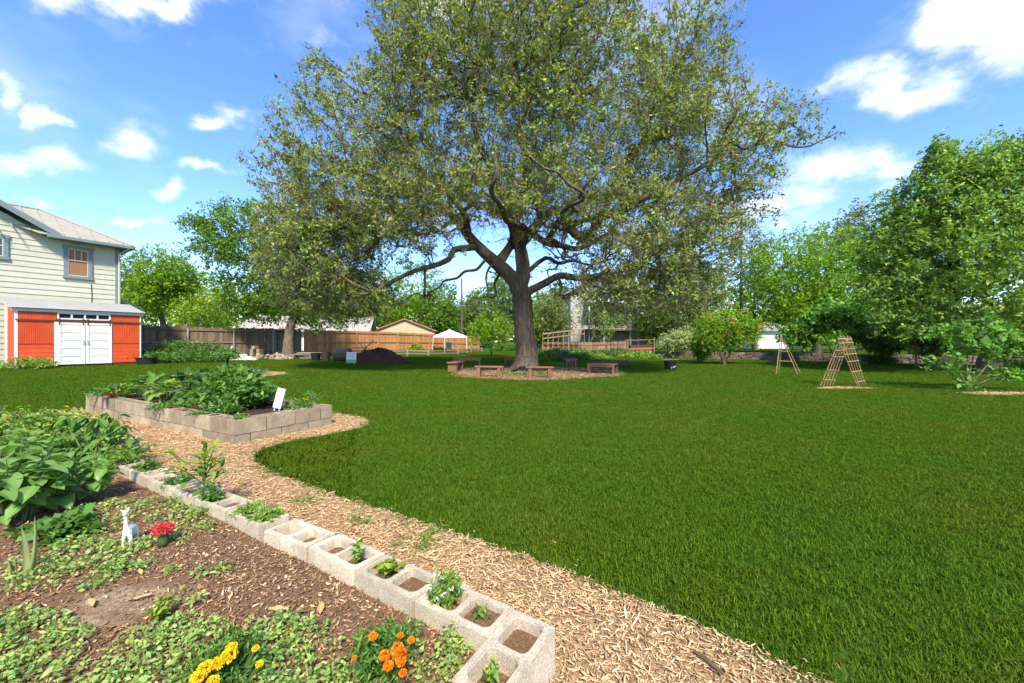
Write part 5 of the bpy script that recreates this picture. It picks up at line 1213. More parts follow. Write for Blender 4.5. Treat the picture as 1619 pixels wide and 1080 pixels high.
# marigolds
def marigold(label, c, r, h, heads, fm, seed):
    t = thing('marigold', label, 'flower', c); rng = np.random.default_rng(seed); n = 1300; k = 24; m = MB(); tips = []
    for i in range(k): a = rng.random() * 6.28; q = math.sqrt(rng.random()); tp = np.array([r * q * math.cos(a), r * q * math.sin(a), h * (1 - .45 * q * q) * (.7 + .3 * rng.random())]); tips.append(tp); m.tube([(tp[0] * .2, tp[1] * .2, 0), tuple(tp * [.7, .7, .6]), tuple(tp)], .0022, 4, False)
    m.build('stem', M['stem'], t); tips = np.array(tips); i = rng.integers(0, k, n); Pt = tips[i] * (.3 + .7 * np.sqrt(rng.random(n)))[:, None] + rng.normal(size=(n, 3)) * .014; Pt[:, 2] = np.maximum(Pt[:, 2], .006)
    obj('foliage', leafmesh('foliage', Pt, .030 * np.exp(rng.normal(size=n) * .2), .009, rng, up=.5, val=.25), M['leaf_mid'], t)
    for (x, y, z, fr) in heads:
        fr *= .86; npet = 150; d_ = nrm(rng.normal(size=(npet, 3)) * [1, 1, .6] + [0, 0, .3]); pp = np.array([x, y, z]) + d_ * fr * np.array([.6, .6, .42]); me = leafmesh('flower_head', pp, fr * .5, fr * .55, rng, up=.4, axis=d_, axw=1.5, val=.16, hue=.05); o = obj('flower_head', me, M[fm], t)
        m = MB(); m.tube([(x * .6, y * .6, z * .3), (x, y, z - fr * .2)], .003, 5); m.build('stem', M['stem'], t)
def off(c, px, py): q = G(px, py, .16) ; return (q.x - c.x, q.y - c.y)
yc = G(350, 1085, BZ); oc = G(612, 1062, BZ)
def heads(c, lst):
    o = []
    for (px, py, fr) in lst:
        d = F * (H - BZ - .15) / (py - CY); o.append(((px - CX) / F * d - c.x, d - c.y, .15, fr))
    return o
marigold('yellow marigold clump at the bottom edge of the picture', yc, .13, .14, heads(yc, [(362, 1037, .030), (345, 1048, .026), (326, 1056, .028), (314, 1070, .026), (410, 1050, .014), (404, 1025, .014), (366, 1024, .022), (336, 1078, .022)]), 'petal_yellow', 1)
marigold('orange marigold clump beside the corner of the block border', oc, .13, .15, heads(oc, [(590, 1006, .018), (633, 1005, .013), (650, 1012, .015), (629, 1024, .022), (632, 1036, .028), (608, 1036, .022), (614, 1053, .020), (637, 1064, .015), (560, 1040, .010), (634, 1046, .02)]), 'petal_orange', 2)
# herbs in the block cavities
def cavity_near(px, py): 
    best = None
    for c in front_cav:
        x = c.x / c.y * F + CX; y = CY + (H - c.z) / c.y * F; e = (x - px) ** 2 + (y - py) ** 2
        if best is None or e < best[0]: best = (e, c)
    return best[1]
bushlet('flowering_herb', 'small bush with white flowers growing out of a block near the corner', cavity_near(690, 958), .085, .17, 420, .026, M['leaf_light'], 21, 'plant', [('petal_white', 14, .012, 'flower')], 14)
bushlet('viola_plant', 'purple-flowered herb in a block beside the tall leafy weed', cavity_near(345, 797), .10, .13, 420, .024, M['leaf_mid'], 22, 'plant', [('petal_violet', 8, .012, 'flower')], 14)
bushlet('viola_plant', 'purple-flowered herb in the block left of the tall leafy weed', cavity_near(283, 768), .11, .14, 420, .026, M['leaf_mid'], 23, 'plant', [('petal_violet', 6, .011, 'flower')], 14)
bushlet('green_herb', 'compact green herb in the third block cavity from the left end', cavity_near(238, 748), .12, .14, 520, .03, M['leaf_mid'], 24, 'plant', None, 14)
bushlet('green_herb', 'thin grassy herb in the block nearest the leggy plant', cavity_near(205, 738), .10, .16, 160, .08, M['leaf_light'], 25, 'plant', None, 10, aspect=.1, up=.3, droop=-.4)
bushlet('creeping_herb', 'flat light-green creeping herb spilling over a block', cavity_near(398, 822), .10, .055, 620, .026, M['leaf_light'], 26, 'plant', None, 24, dome=.1)
bushlet('creeping_herb', 'light-green creeping herb on the block right of the violet flowers', cavity_near(432, 830), .10, .055, 560, .026, M['leaf_light'], 27, 'plant', None, 24, dome=.2)
bushlet('seedling', 'small upright green seedling in the block fourth from the corner', cavity_near(551, 888), .045, .12, 60, .03, M['leaf_light'], 28, 'plant', None, 6, dome=.2)
bushlet('seedling', 'small leafy seedling in the third block from the corner', cavity_near(608, 908), .06, .09, 90, .034, M['leaf_yellow'], 29, 'plant', None, 7, dome=.2)
bushlet('seedling', 'tiny seedling in the block next to the corner', cavity_near(747, 985), .04, .05, 30, .028, M['leaf_light'], 30, 'plant', None, 5, dome=.2)
bushlet('seedling', 'tiny upright seedling inside the corner block', cavity_near(770, 1068), .03, .08, 30, .03, M['leaf_light'], 31, 'plant', None, 5, dome=.2)
def tallweed():
    c = cavity_near(312, 780); t = thing('tall_weed', 'tall leafy weed with toothed yellow-green leaves growing out of a block', 'plant', c); t.scale = (1.3, 1.3, 1.15); rr = random.Random(6); ms = [broadleaf(1, .42, .15 + .1 * k, 90 + k, wavy=.10) for k in range(2)]; ms[0].materials.append(M['leaf_yellow']); ms[1].materials.append(M['leaf_mid'])
    m = MB(); m.tube([(0, 0, -.02), (.01, .01, .16), (.015, 0, .34)], [.006, .005, .003], 6); m.build('stem', M['stem'], t)
    for k in range(20):
        z = .03 + .30 * k / 20; b = k * 2.4; put_leaf(t, ms[0 if z > .17 else 1], (.01, 0, z), b, R(38 + rr.gauss(0, 10)) if z > .12 else R(10), (.095 if z < .15 else .075) * (.8 + .4 * rr.random()))
    for s in range(7):
        a = s * 1.9 + .4; e = Vector((math.cos(a) * (.10 + .02 * (s % 3)), math.sin(a) * (.10 + .02 * (s % 3)), .20 + .026 * s)); m = MB(); m.tube([(.01, 0, .04 + .025 * s), tuple(e * .6 + Vector((0, 0, .05))), tuple(e)], [.004, .003, .002], 5); m.build('stem', M['stem'], t)
        for k in range(8): put_leaf(t, ms[0 if s > 2 else 1], e * (1 - .07 * k), a + rr.gauss(0, 1.1), R(28 + rr.gauss(0, 22)), .05 + .03 * rr.random())
tallweed()
# soft ground cover in the bed
def cover():
    rng = np.random.default_rng(77); reg = [([(60, 850), (140, 800), (250, 790), (310, 800), (335, 840), (300, 862), (210, 868), (110, 872)], 105), ([(10, 905), (70, 870), (190, 858), (250, 868), (235, 905), (150, 940), (80, 945), (20, 938)], 96), ([(268, 905), (300, 885), (380, 895), (360, 920), (310, 925)], 7), ([(250, 965), (300, 930), (335, 955), (290, 970)], 3),
        ([(-60, 1000), (20, 965), (95, 985), (135, 1020), (100, 1070), (40, 1100), (-80, 1100)], 105), ([(110, 1080), (180, 1020), (280, 985), (420, 995), (520, 1020), (545, 1060), (560, 1130), (120, 1150)], 167), ([(640, 1040), (690, 1005), (745, 1015), (730, 1060), (690, 1090), (640, 1085)], 21), ([(80, 1090), (560, 1060), (740, 1090), (700, 1230), (100, 1230)], 105), ([(420, 985), (500, 980), (530, 1020), (470, 1040)], 18), ([(255, 800), (300, 790), (345, 810), (330, 845)], 18)]
    Pt = []; sz = []; sid = []
    for (pl, n) in reg:
        pw = [G(*p, BZ) for p in pl]; q = polyscatter(pw, n, rng)
        for (x, y) in q:
            k = rng.integers(10, 20); a0 = rng.random() * 6.28; hh = .02 + .05 * rng.random(); rd = .018 + .028 * rng.random()
            for j in range(k):
                a = a0 + j * 2.4; f = (j + .5) / k; Pt.append((x + math.cos(a) * rd * f, y + math.sin(a) * rd * f, BZ + .006 + hh * (1 - .6 * f))); sz.append(.013 + .0125 * f); sid.append(a)
    Pt = np.array(Pt); sz = np.array(sz) * np.exp(rng.normal(size=len(sz)) * .2); ax = np.stack([np.cos(sid), np.sin(sid), np.zeros(len(sid))], 1)
    o = obj('ground_cover', leafmesh('ground_cover', Pt, sz * (1 + .5 * (rng.random(len(sz)) < .12)), sz * .62, rng, up=1.0, axis=ax, axw=1.3, val=.26, hue=.14, fold=.1), M['cover']); tag(o, 'low light-green leafy ground cover spreading over the front bed', 'ground cover', None, 'stuff')
cover()
bushlet('sweet_potato_vine', 'denser dark-green leafy clump left of the white figurine', G(110, 842, BZ), .22, .13, 520, .05, M['leaf_mid'], 41, 'plant', None, 16, aspect=.8, up=1.2)
bushlet('rose_seedling', 'small upright sprig standing alone in the bare mulch', G(259, 978, BZ), .05, .09, 90, .026, M['leaf_yellow'], 42, 'plant', None, 8, dome=.2)
for i, (px, py, n, w) in enumerate(((425, 962, 1, 'beside the block border joint'), (505, 970, 1, 'in the middle of the mulch'), (243, 938, 1, 'on the bare sandy patch'), (140, 947, 1, 'near the aloe'))):
    t = thing('dead_leaf', 'dry tan fallen leaf lying %s' % w, 'dead leaf', G(px, py, BZ + .018)); me = broadleaf(.085, .035, -.1, i, wavy=.1); o = obj('leaf', me, leafmat('dry_leaf_tan', (.50, .30, .14), .1), t); o.rotation_euler = (.1, .1, i * 1.9)
t = thing('wood_stick', 'short brown stick lying on the pale wood chips', 'stick', G(1121, 1048, .03)); m = MB(); m.tube([(-.03, .055, 0), (0, .0, .004), (.03, -.05, 0)], [.007, .009, .006], 7); m.build('stick', M['stem_brown'], t)
# weeds along the path edge
for i, (px, py, w) in enumerate(((560, 832, 'on the wood-chip path by the lawn'), (655, 868, 'in the wood chips midway along the path'), (475, 795, 'at the edge of the lawn by the path bend'), (665, 850, 'under the lawn edge beyond the third block'))):
    bushlet('grass_weed', 'sparse grassy weed growing %s' % w, G(px, py), .16, .05, 90, .05, M['leaf_light'], 50 + i, 'weed', None, 10, aspect=.12, up=.6, dome=.2)
bushlet('weed_clump', 'yellow-green weeds at the left corner of the red shed', G(45, 584), .9, .5, 1300, .12, M['leaf_light'], 60, 'weeds', None, 24, aspect=.3)

# ------------------------------------------------------------------ crops in the raised bed
def rbl(u, v, z=.26): q = rbp(u, v); return Vector((q.x, q.y, z))
def chard(label, c, n, L, h, seed, mt='leaf_dark', stemm=None, w=.55):
    t = thing('chard_plant', label, 'vegetable', c); rr = random.Random(seed); ms = [broadleaf(1, w, .5, seed + k, wavy=.12, nu=7) for k in range(2)]
    for q in ms: q.materials.append(M[mt])
    for k in range(n):
        a = rr.random() * 6.28; f = rr.random(); r = .05 + .16 * f; p = Vector((math.cos(a) * r, math.sin(a) * r, h * (.55 + .35 * (1 - f)))); m = MB(); m.tube([(p.x * .2, p.y * .2, 0), p * .7, p], [.012, .010, .006], 5); m.build('stalk', stemm or M['stem'], t); put_leaf(t, rr.choice(ms), p, a + rr.gauss(0, .3), R(62 - 55 * f + rr.gauss(0, 10)), L * (.75 + .45 * rr.random()), R(rr.gauss(0, 12)))
M['redstalk'] = mat('red_stalk', (.35, .04, .04), (.22, .03, .03), 8, .5, .1)
chard('broad-leaved chard at the far left end of the raised bed', rbl(4.3, .75), 24, .24, .34, 1, 'leaf_mid')
chard('dark chard clump in the left half of the raised bed', rbl(3.6, .95), 24, .28, .42, 2, 'leaf_dark'); chard('tall dark-green chard behind the middle of the raised bed', rbl(2.75, 1.0), 18, .34, .46, 3, 'leaf_dark')
chard('light-green chard at the front edge of the raised bed', rbl(2.95, .40), 26, .21, .30, 4, 'leaf_light'); chard('red-stalked chard in the middle of the raised bed', rbl(2.25, .70), 18, .32, .40, 5, 'leaf_dark', M['redstalk']); chard('mid-green chard left of the middle of the raised bed', rbl(3.55, .40), 22, .23, .32, 7, 'leaf_mid')
chard('wilting chard leaves hanging over the left front wall of the raised bed', rbl(4.25, .14, .3), 9, .26, .14, 8, 'leaf_dark', M['redstalk'])
bushlet('tomato_plant', 'bushy tomato plant in the right half of the raised bed', rbl(1.30, .62), .56, .60, 3600, .085, M['leaf_mid'], 71, 'vegetable', None, 30); bushlet('tomato_plant', 'second bushy tomato plant behind the first in the raised bed', rbl(1.85, .95), .48, .60, 2200, .085, M['leaf_mid'], 72, 'vegetable', None, 26)
bushlet('low_herb', 'low flowering herb along the front wall near the raised bed corner', rbl(.95, .26, .27), .34, .18, 1100, .035, M['leaf_mid'], 73, 'plant', [('petal_white', 12, .014, 'flower')], 22); bushlet('low_herb', 'low leafy herb on the left front wall of the raised bed', rbl(4.55, .3, .27), .4, .26, 1300, .045, M['leaf_light'], 74, 'plant', None, 22)
bushlet('low_herb', 'sparse herb with a yellow flower near the right end of the raised bed', rbl(.28, 1.05, .28), .22, .14, 320, .04, M['leaf_mid'], 75, 'plant', [('petal_yellow', 3, .02, 'flower')], 12); bushlet('low_herb', 'thin feathery plant at the right rear corner of the raised bed', rbl(.45, 1.32, .28), .3, .3, 220, .06, M['leaf_mid'], 76, 'plant', None, 12, aspect=.2); bushlet('low_herb', 'small herb in the corner block of the raised bed', rbl(.12, .12, .28), .12, .1, 200, .035, M['leaf_light'], 77, 'plant', None, 10)
bushlet('low_herb', 'green herb row in the front blocks of the raised bed', rbl(2.0, .14, .28), .3, .12, 600, .035, M['leaf_mid'], 78, 'plant', None, 16)
bushlet('low_plant', 'scattered low vegetables in the mulch patch behind the raised bed', Vector(g1) + Vector((-.2, .2, 0)), 1.0, .25, 700, .12, M['leaf_mid'], 79, 'plant', None, 20, aspect=.35); bushlet('low_plant', 'pale sprawling vegetables at the right of the mulch patch behind the raised bed', Vector(g1) + Vector((.9, -.2, 0)), .55, .22, 320, .10, M['leaf_blue'], 80, 'plant', None, 12, aspect=.35)
# ------------------------------------------------------------------ the big oak
def LMt(name, c, **k): M[name] = leafmat(name, c, **k); return M[name]
LMt('oak_leaf', (.235, .285, .068), trans=.38, spec=.14, rough=.5, tcol=(1.2, 1.3, .6))
def oak():
    rng = np.random.default_rng(42); D = 17.35; base = Vector((.56, D, -.05))
    t = thing('oak_tree', 'huge spreading oak with gnarled dark limbs in the middle of the lawn', 'tree', base)
    def Z(x, y, dy=0.0): d = D + dy; return P(560 + x / 2.313, 250 + y / 2.313, d)
    limbs = [
        ([base, Z(632, 740), Z(630, 690), Z(624, 640), Z(618, 590), Z(616, 540), Z(612, 500), Z(602, 465)], .50, .46),
        ([Z(602, 465), Z(565, 425, -.1), Z(525, 388, -.2), Z(490, 358, -.4), Z(452, 322, -.5), Z(418, 285, -.6), Z(385, 240, -.6), Z(345, 200, -.9), Z(300, 165, -1.2), Z(240, 140, -1.4)], .34, .09),
        ([Z(452, 322, -.5), Z(410, 330, -1.0), Z(366, 335, -1.3), Z(345, 370, -1.6), Z(292, 393, -1.9), Z(228, 410, -2.2), Z(170, 436, -2.6), Z(112, 464, -3.0), Z(70, 490, -3.2), Z(20, 470, -3.6)], .15, .04),
        ([Z(525, 388, -.2), Z(555, 345, .3), Z(578, 308, .6), Z(580, 268, .9), Z(558, 222, 1.2), Z(502, 182, 1.5), Z(440, 166, 1.7), Z(382, 210, 1.8), Z(300, 268, 2.2), Z(232, 280, 2.6), Z(150, 250, 3.0)], .22, .05),
        ([Z(602, 465), Z(618, 430), Z(614, 370, .1), Z(604, 315, .1), Z(592, 262, 0), Z(562, 200, -.3), Z(524, 130, -.7), Z(512, 60, -1.0), Z(470, -20, -1.4), Z(440, -110, -1.6), Z(430, -210, -1.8)], .36, .07),
        ([Z(604, 315, .1), Z(645, 270, -.3), Z(690, 222, -.6), Z(668, 150, -.9), Z(625, 90, -1.1), Z(640, 10, -1.3), Z(600, -90, -1.5), Z(640, -190, -1.6), Z(610, -300, -1.6)], .25, .06),
        ([Z(645, 270, -.3), Z(700, 308, .3), Z(758, 320, .8), Z(812, 332, 1.0), Z(872, 310, 1.2), Z(940, 275, 1.6), Z(1010, 292, 2.0), Z(1080, 270, 2.4), Z(1150, 290, 2.6)], .16, .05),
        ([Z(618, 480), Z(700, 456, -.5), Z(750, 430, -.9), Z(800, 436, -1.2), Z(850, 440, -1.5), Z(902, 428, -1.8), Z(952, 450, -2.1), Z(1000, 424, -2.4), Z(1052, 400, -2.7), Z(1120, 410, -3.0), Z(1190, 400, -3.2)], .17, .04),
        ([Z(690, 222, -.6), Z(740, 190, -1.0), Z(772, 240, -1.3), Z(830, 290, -1.5), Z(872, 270, -1.7), Z(892, 218, -1.9), Z(960, 200, -2.2), Z(1050, 150, -2.5), Z(1120, 120, -2.7), Z(1200, 70, -3.0), Z(1290, 20, -3.2), Z(1380, -60, -3.4), Z(1480, -130, -3.4)], .24, .04),
        ([Z(872, 270, -1.7), Z(920, 180, -1.0), Z(960, 90, -.6), Z(1000, 0, -.4), Z(1080, -90, -.4), Z(1150, -180, -.2), Z(1190, -280, 0)], .15, .04),
        ([Z(640, 400), Z(700, 365, .8), Z(745, 385, 1.4), Z(800, 375, 2.0), Z(860, 390, 2.6), Z(930, 370, 3.2)], .11, .04),
        ([Z(592, 262, 0), Z(600, 200, 1.2), Z(650, 150, 2.2), Z(720, 100, 3.0), Z(760, 20, 3.6), Z(800, -80, 4.0)], .20, .05),
        ([Z(604, 315, .1), Z(640, 280, -1.4), Z(610, 250, -2.6), Z(560, 230, -3.8), Z(540, 180, -4.8), Z(500, 120, -5.6), Z(520, 60, -6.2)], .17, .05),
        ([Z(418, 285, -.6), Z(400, 200, -1.2), Z(330, 120, -1.8), Z(260, 60, -2.4), Z(200, -40, -2.8), Z(160, -120, -3.0)], .15, .04),
        ([Z(345, 200, -.9), Z(260, 210, -1.6), Z(170, 220, -2.4), Z(80, 240, -3.0), Z(-40, 250, -3.4), Z(-160, 260, -3.6), Z(-240, 330, -3.6)], .12, .035),
        ([Z(700, 308, .3), Z(740, 250, -2.4), Z(760, 200, -4.0), Z(820, 150, -5.2), Z(860, 80, -6.0)], .13, .04),
        ([Z(525, 388, -.2), Z(495, 400, -.8), Z(482, 440, -1.1), Z(492, 490, -1.2)], .07, .03)]
    hub = Vector((.5, D, 0)); cand = [p for (pl, r0, r1) in limbs[1:] for p in pl[1:-1] if 215 < CY - (p.z - H) / p.y * F < 470]; rl = random.Random(31)
    for i in range(40):                                # gnarled side limbs that twist through the lower crown
        p = Vector(rl.choice(cand)); o = p - hub; yaw = math.atan2(o.y, o.x) + rl.gauss(0, .9); pit = rl.gauss(.05, .35); pl = [p]; r_ = .035 + .045 * rl.random()
        for k in range(rl.randint(6, 10)):
            yaw += rl.gauss(0, .55); pit = pit * .55 + rl.gauss(0, .5); s_ = .32 + .25 * rl.random(); p = p + Vector((math.cos(yaw) * math.cos(pit), math.sin(yaw) * math.cos(pit) * .8, math.sin(pit))) * s_
            if p.z < 3.1: p.z = 3.1 + .2 * rl.random()
            pl.append(p.copy())
        limbs.append((pl, r_, .02))
    blobs = [bl(830, 200, 255, 185, 16.8, 6.2, 1.0), bl(575, 265, 115, 130, 15.8, 4.5, 1.0), bl(505, 385, 85, 100, 15.0, 3.0, 1.6), bl(1080, 260, 110, 125, 15.8, 4.2, 1.0), bl(1075, 115, 78, 95, 16, 3.2, .9),
             bl(1205, 210, 68, 66, 15.5, 2.4, .6), bl(1080, 400, 85, 80, 15.2, 3.0, 1.4), bl(830, 60, 220, 100, 15, 4.0, 1.1), bl(645, 85, 66, 85, 15.4, 2.6, .8), bl(640, 335, 70, 60, 14.5, 3, .7), bl(985, 415, 90, 66, 15, 2.6, 1.0), bl(740, 300, 110, 45, 14.5, 3.2, .7), bl(900, 300, 110, 50, 14.5, 3.2, .7), bl(452, 275, 48, 60, 15.4, 2.0, .7), bl(1165, 330, 52, 60, 15.5, 2.3, .7), bl(565, 445, 60, 62, 15.5, 2.5, 1.2), bl(520, 470, 80, 40, 15.2, 1.8, 1.0), bl(890, 430, 120, 45, 19.5, 2.4, .3), bl(1050, 470, 66, 45, 15, 2, 1.1), bl(470, 450, 50, 50, 15.2, 1.8, 1.2), bl(520, 140, 40, 45, 15.2, 1.6, .5), bl(650, 370, 100, 55, 14.5, 2.2, 1.2), bl(560, 340, 110, 60, 14.2, 2.2, 1.1), bl(1020, 350, 110, 60, 14.2, 2.2, 1.1), bl(820, 320, 150, 40, 13.5, 1.8, .8), bl(900, 380, 80, 36, 14.5, 1.8, .9), bl(600, 480, 40, 36, 15, 1.5, .7), bl(930, 470, 70, 30, 16, 2, .7), bl(965, 455, 70, 40, 14.5, 1.6, 1.2), bl(1005, 485, 45, 26, 14.5, 1.3, .9)]
    C = blobpts(blobs, 11500, rng, .38)
    px = CX + C[:, 0] / C[:, 1] * F; py = CY - (C[:, 2] - H) / C[:, 1] * F
    core = np.exp(-((px - 800) / 150) ** 2) * sst(310, 400, py); keep = rng.random(len(C)) > core * .45
    keep &= ~((py > 470) & (px > 640) & (px < 940)); keep &= (C[:, 2] > 2.0); C = C[keep]
    g = grow(base, None, 0, rng, limbs=limbs, trunk_r=.50, tip=.0095, pts=C, k=10, power=1.45, exp=2.2, jit=.07)
    tubes(g, 'trunk', M['bark'], t, flare=(.30, .35), sides=(18, 8, 5, 3), bumpy=.05, rng=rng, off=base)
    Pt, nodes, pick = crownpts(g, 245000, rng, .024, (.15, .15, .11), base, 5, .035)
    qx = CX + (Pt[:, 0] + base.x) / (Pt[:, 1] + base.y) * F; qy = CY - (Pt[:, 2] + base.z - H) / (Pt[:, 1] + base.y) * F      # the lower middle of the crown is nearly bare twigs
    lo_ = np.maximum(sst(230, 330, qy) * .18, .22 * np.exp(-((qx - 830) / 230) ** 2 - ((qy - 310) / 110) ** 2)); ck = np.repeat(rng.random(len(Pt) // 5), 5) > np.maximum(lo_, .86 * np.exp(-((qx - 790) / 165) ** 2) * sst(290, 370, qy)); Pt = Pt[ck]; pick = pick[ck]
    # bare twigs and grey ball moss among the leaves
    n = 62000; q = nodes[rng.integers(0, len(nodes), n)]; a = g['X'][q] - np.array(base) + rng.normal(size=(n, 3)) * .10; dr = nrm(rng.normal(size=(n, 3)) + [0, 0, -.5]); b = a + dr * (.15 + .38 * rng.random((n, 1))); w = nrm(np.cross(dr, rng.normal(size=(n, 3)))) * .006; w2 = nrm(np.cross(dr, w)) * .006
    V = np.stack([a + w, a - w * .5 + w2, a - w * .5 - w2, b], 1).reshape(-1, 3); k4 = np.arange(n) * 4; T = np.concatenate([np.stack([k4, k4 + 1, k4 + 3], 1), np.stack([k4 + 1, k4 + 2, k4 + 3], 1), np.stack([k4 + 2, k4, k4 + 3], 1)])
    tw = obj('twigs', npmesh('twigs', V, tris=T), mat('grey_twig', (.34, .28, .20), (.21, .17, .12), 3, .9, 0), t); tag(tw, kind='stuff')
    cl = np.exp(np.random.default_rng(7).normal(size=len(g['X'])) * .18)[pick]; L = .110 * np.exp(rng.normal(size=len(Pt)) * .22)
    obj('crown', leafmesh('crown', Pt, L, L * .56, rng, up=.45, droop=.25, val=.25, hue=.14, clump=cl, rare=(.02, (1.9, 1.0, .7))), M['oak_leaf'], t)
oak()

# ------------------------------------------------------------------ the other trees
LMt('tree_bright', (.20, .335, .026), trans=.45); LMt('tree_lime', (.29, .40, .04), trans=.45); LMt('tree_mid', (.125, .23, .026), trans=.4); LMt('tree_dark', (.12, .19, .045), trans=.4); LMt('tree_olive', (.16, .205, .055), trans=.35); LMt('tree_right', (.21, .325, .065), trans=.4); LMt('variegated', (.34, .40, .17), trans=.3); LMt('fig', (.13, .265, .040), trans=.4)
BG = 'trees beyond the fences'
tree('evergreen_tree', 'dark grey-green tree behind the right corner of the cream house', at(215, 33), [bl(214, 438, 40, 52, 33, 2.4), bl(222, 470, 42, 46, 33, 2.4)], 420, 9000, (.17, .5), M['bark2'], M['tree_dark'], 1, .2, group=BG, spread=.3)
tree('shade_tree', 'bright green tree with a curved grey trunk beside the cream house', at(258, 27), [bl(262, 432, 46, 40, 27, 2.0), bl(240, 462, 40, 34, 26.5, 1.6), bl(288, 440, 26, 34, 27.5, 1.5)], 520, 12000, (.16, .55), M['bark2'], M['tree_bright'], 2, .22, group=BG, trunk_top=P(246, 462, 27), bend=.2, spread=.25)
tree('shade_tree', 'yellow-green tree behind the dark fence right of the shed', at(325, 34), [bl(325, 470, 52, 40, 34, 2.4), bl(345, 490, 44, 36, 33, 2.2), bl(305, 495, 42, 30, 33, 2.0)], 520, 12000, (.18, .5), M['bark2'], M['tree_lime'], 3, .18, group=BG, spread=.28)
tree('leaning_tree', 'large mid-green tree with a leaning trunk in front of the dark fence', G(455, 567), [bl(400, 390, 100, 70, 25, 3.2), bl(335, 378, 44, 40, 24.5, 1.8, 1.3), bl(390, 345, 62, 34, 25, 2.0), bl(440, 440, 110, 70, 25.5, 3.2), bl(500, 470, 80, 55, 25, 2.4), bl(380, 480, 60, 40, 25, 2.0), bl(480, 400, 80, 60, 26, 3), bl(310, 352, 22, 10, 24.5, .8, 1.6), bl(440, 488, 85, 22, 25, 1.8, 1.2), bl(530, 488, 80, 32, 25.5, 2.0, 1.2), bl(575, 470, 40, 40, 26, 1.8)], 1700, 46000, (.17, .5), M['bark'], M['tree_mid'], 4, .32, trunk_top=P(478, 465, 25.2), bend=-.25, spread=.22)
for i, (px, py, rx, ry, d, mt, lb) in enumerate(((600, 468, 62, 48, 66, 'tree_bright', 'bright tree above the left part of the tan house'), (655, 462, 62, 56, 70, 'tree_bright', 'bright tree above the brown roof of the tan house'), (697, 486, 44, 46, 64, 'tree_mid', 'mid-green tree left of the utility pole'), (712, 505, 22, 26, 80, 'tree_olive', 'olive-green tree just behind the utility pole'), (795, 482, 38, 50, 70, 'tree_dark', 'dark tree right of the blue building'), (560, 475, 50, 45, 58, 'tree_mid', 'mid-green tree behind the pale shingle roof'), (440, 478, 50, 34, 60, 'tree_bright', 'bright tree left of the pale shingle roof'), (745, 500, 30, 34, 72, 'tree_olive', 'olive tree behind the blue building'), (850, 505, 34, 30, 62, 'tree_bright', 'bright tree just right of the oak trunk in the far distance'), (885, 500, 34, 40, 60, 'tree_mid', 'mid-green tree left of the grey house in the far distance'))):
    tree('background_tree', lb, at(px, d), [bl(px, py, rx, ry, d, rx / F * d * .8), bl(px + rx * .3, py + ry * .5, rx * .7, ry * .7, d, rx / F * d * .6)], 380, 9000, (.34, .55), M['bark2'], M[mt], 20 + i, .25, group=BG, spread=.5, rmax=.05)
tree('young_tree', 'young yellow-green tree standing on the lawn left of the oak trunk', G(777, 563), [bl(775, 515, 30, 26, 33, 1.5), bl(795, 525, 24, 20, 33, 1.2), bl(757, 528, 20, 18, 33, 1.1)], 320, 5200, (.15, .55), M['bark2'], M['tree_bright'], 31, .07, spread=.22)
tree('background_tree', 'grey-green tree behind the right end of the two-rail fence', at(1085, 40), [bl(1085, 450, 62, 48, 40, 3.4), bl(1060, 490, 55, 40, 39, 3), bl(1110, 490, 40, 40, 39, 2.5)], 700, 17000, (.22, .5), M['bark2'], M['tree_olive'], 32, .25, group=BG, spread=.35)
tree('background_tree', 'dense green tree right of the grey house porch', at(1035, 41), [bl(1032, 505, 34, 36, 41, 2.4)], 340, 7500, (.22, .5), M['bark2'], M['tree_mid'], 33, .2, group=BG, spread=.35)
tree('background_tree', 'small tree in front of the grey house porch', at(930, 39), [bl(930, 488, 26, 26, 39, 1.6), bl(970, 503, 34, 18, 38.5, 1.6), bl(948, 470, 26, 18, 39, 1.5)], 260, 3800, (.2, .5), M['bark2'], M['tree_olive'], 39, .12, group=BG, spread=.3)
tree('background_tree', 'tree at the left of the grey house behind the brown fence', at(872, 42), [bl(870, 492, 28, 40, 42, 2.4), bl(890, 510, 20, 26, 40, 1.5)], 300, 5200, (.22, .5), M['bark2'], M['tree_olive'], 34, .2, group=BG, spread=.35)
tree('background_tree', 'tall dark tree around the right-hand utility pole', at(1195, 42), [bl(1185, 412, 36, 50, 42, 2.4), bl(1200, 470, 45, 50, 41, 2.6)], 480, 11000, (.22, .5), M['bark2'], M['tree_dark'], 35, .25, group=BG, spread=.35)
tree('shade_tree', 'big bright green tree behind the stone wall left of the right-hand tree', at(1290, 30), [bl(1280, 415, 95, 62, 30, 3.8), bl(1240, 460, 60, 55, 29, 2.6), bl(1340, 450, 75, 65, 29, 3.2), bl(1290, 490, 85, 40, 29, 2.8)], 1300, 32000, (.19, .52), M['bark2'], M['tree_bright'], 36, .3, group=BG, spread=.27)
tree('shade_tree', 'olive-topped tree behind the gap between the two large right-hand trees', at(1395, 36), [bl(1390, 358, 80, 46, 36, 3.2), bl(1420, 410, 75, 60, 35, 3.0), bl(1340, 385, 60, 40, 36, 2.6)], 620, 14000, (.22, .5), M['bark2'], M['tree_olive'], 37, .28, group=BG, spread=.32)
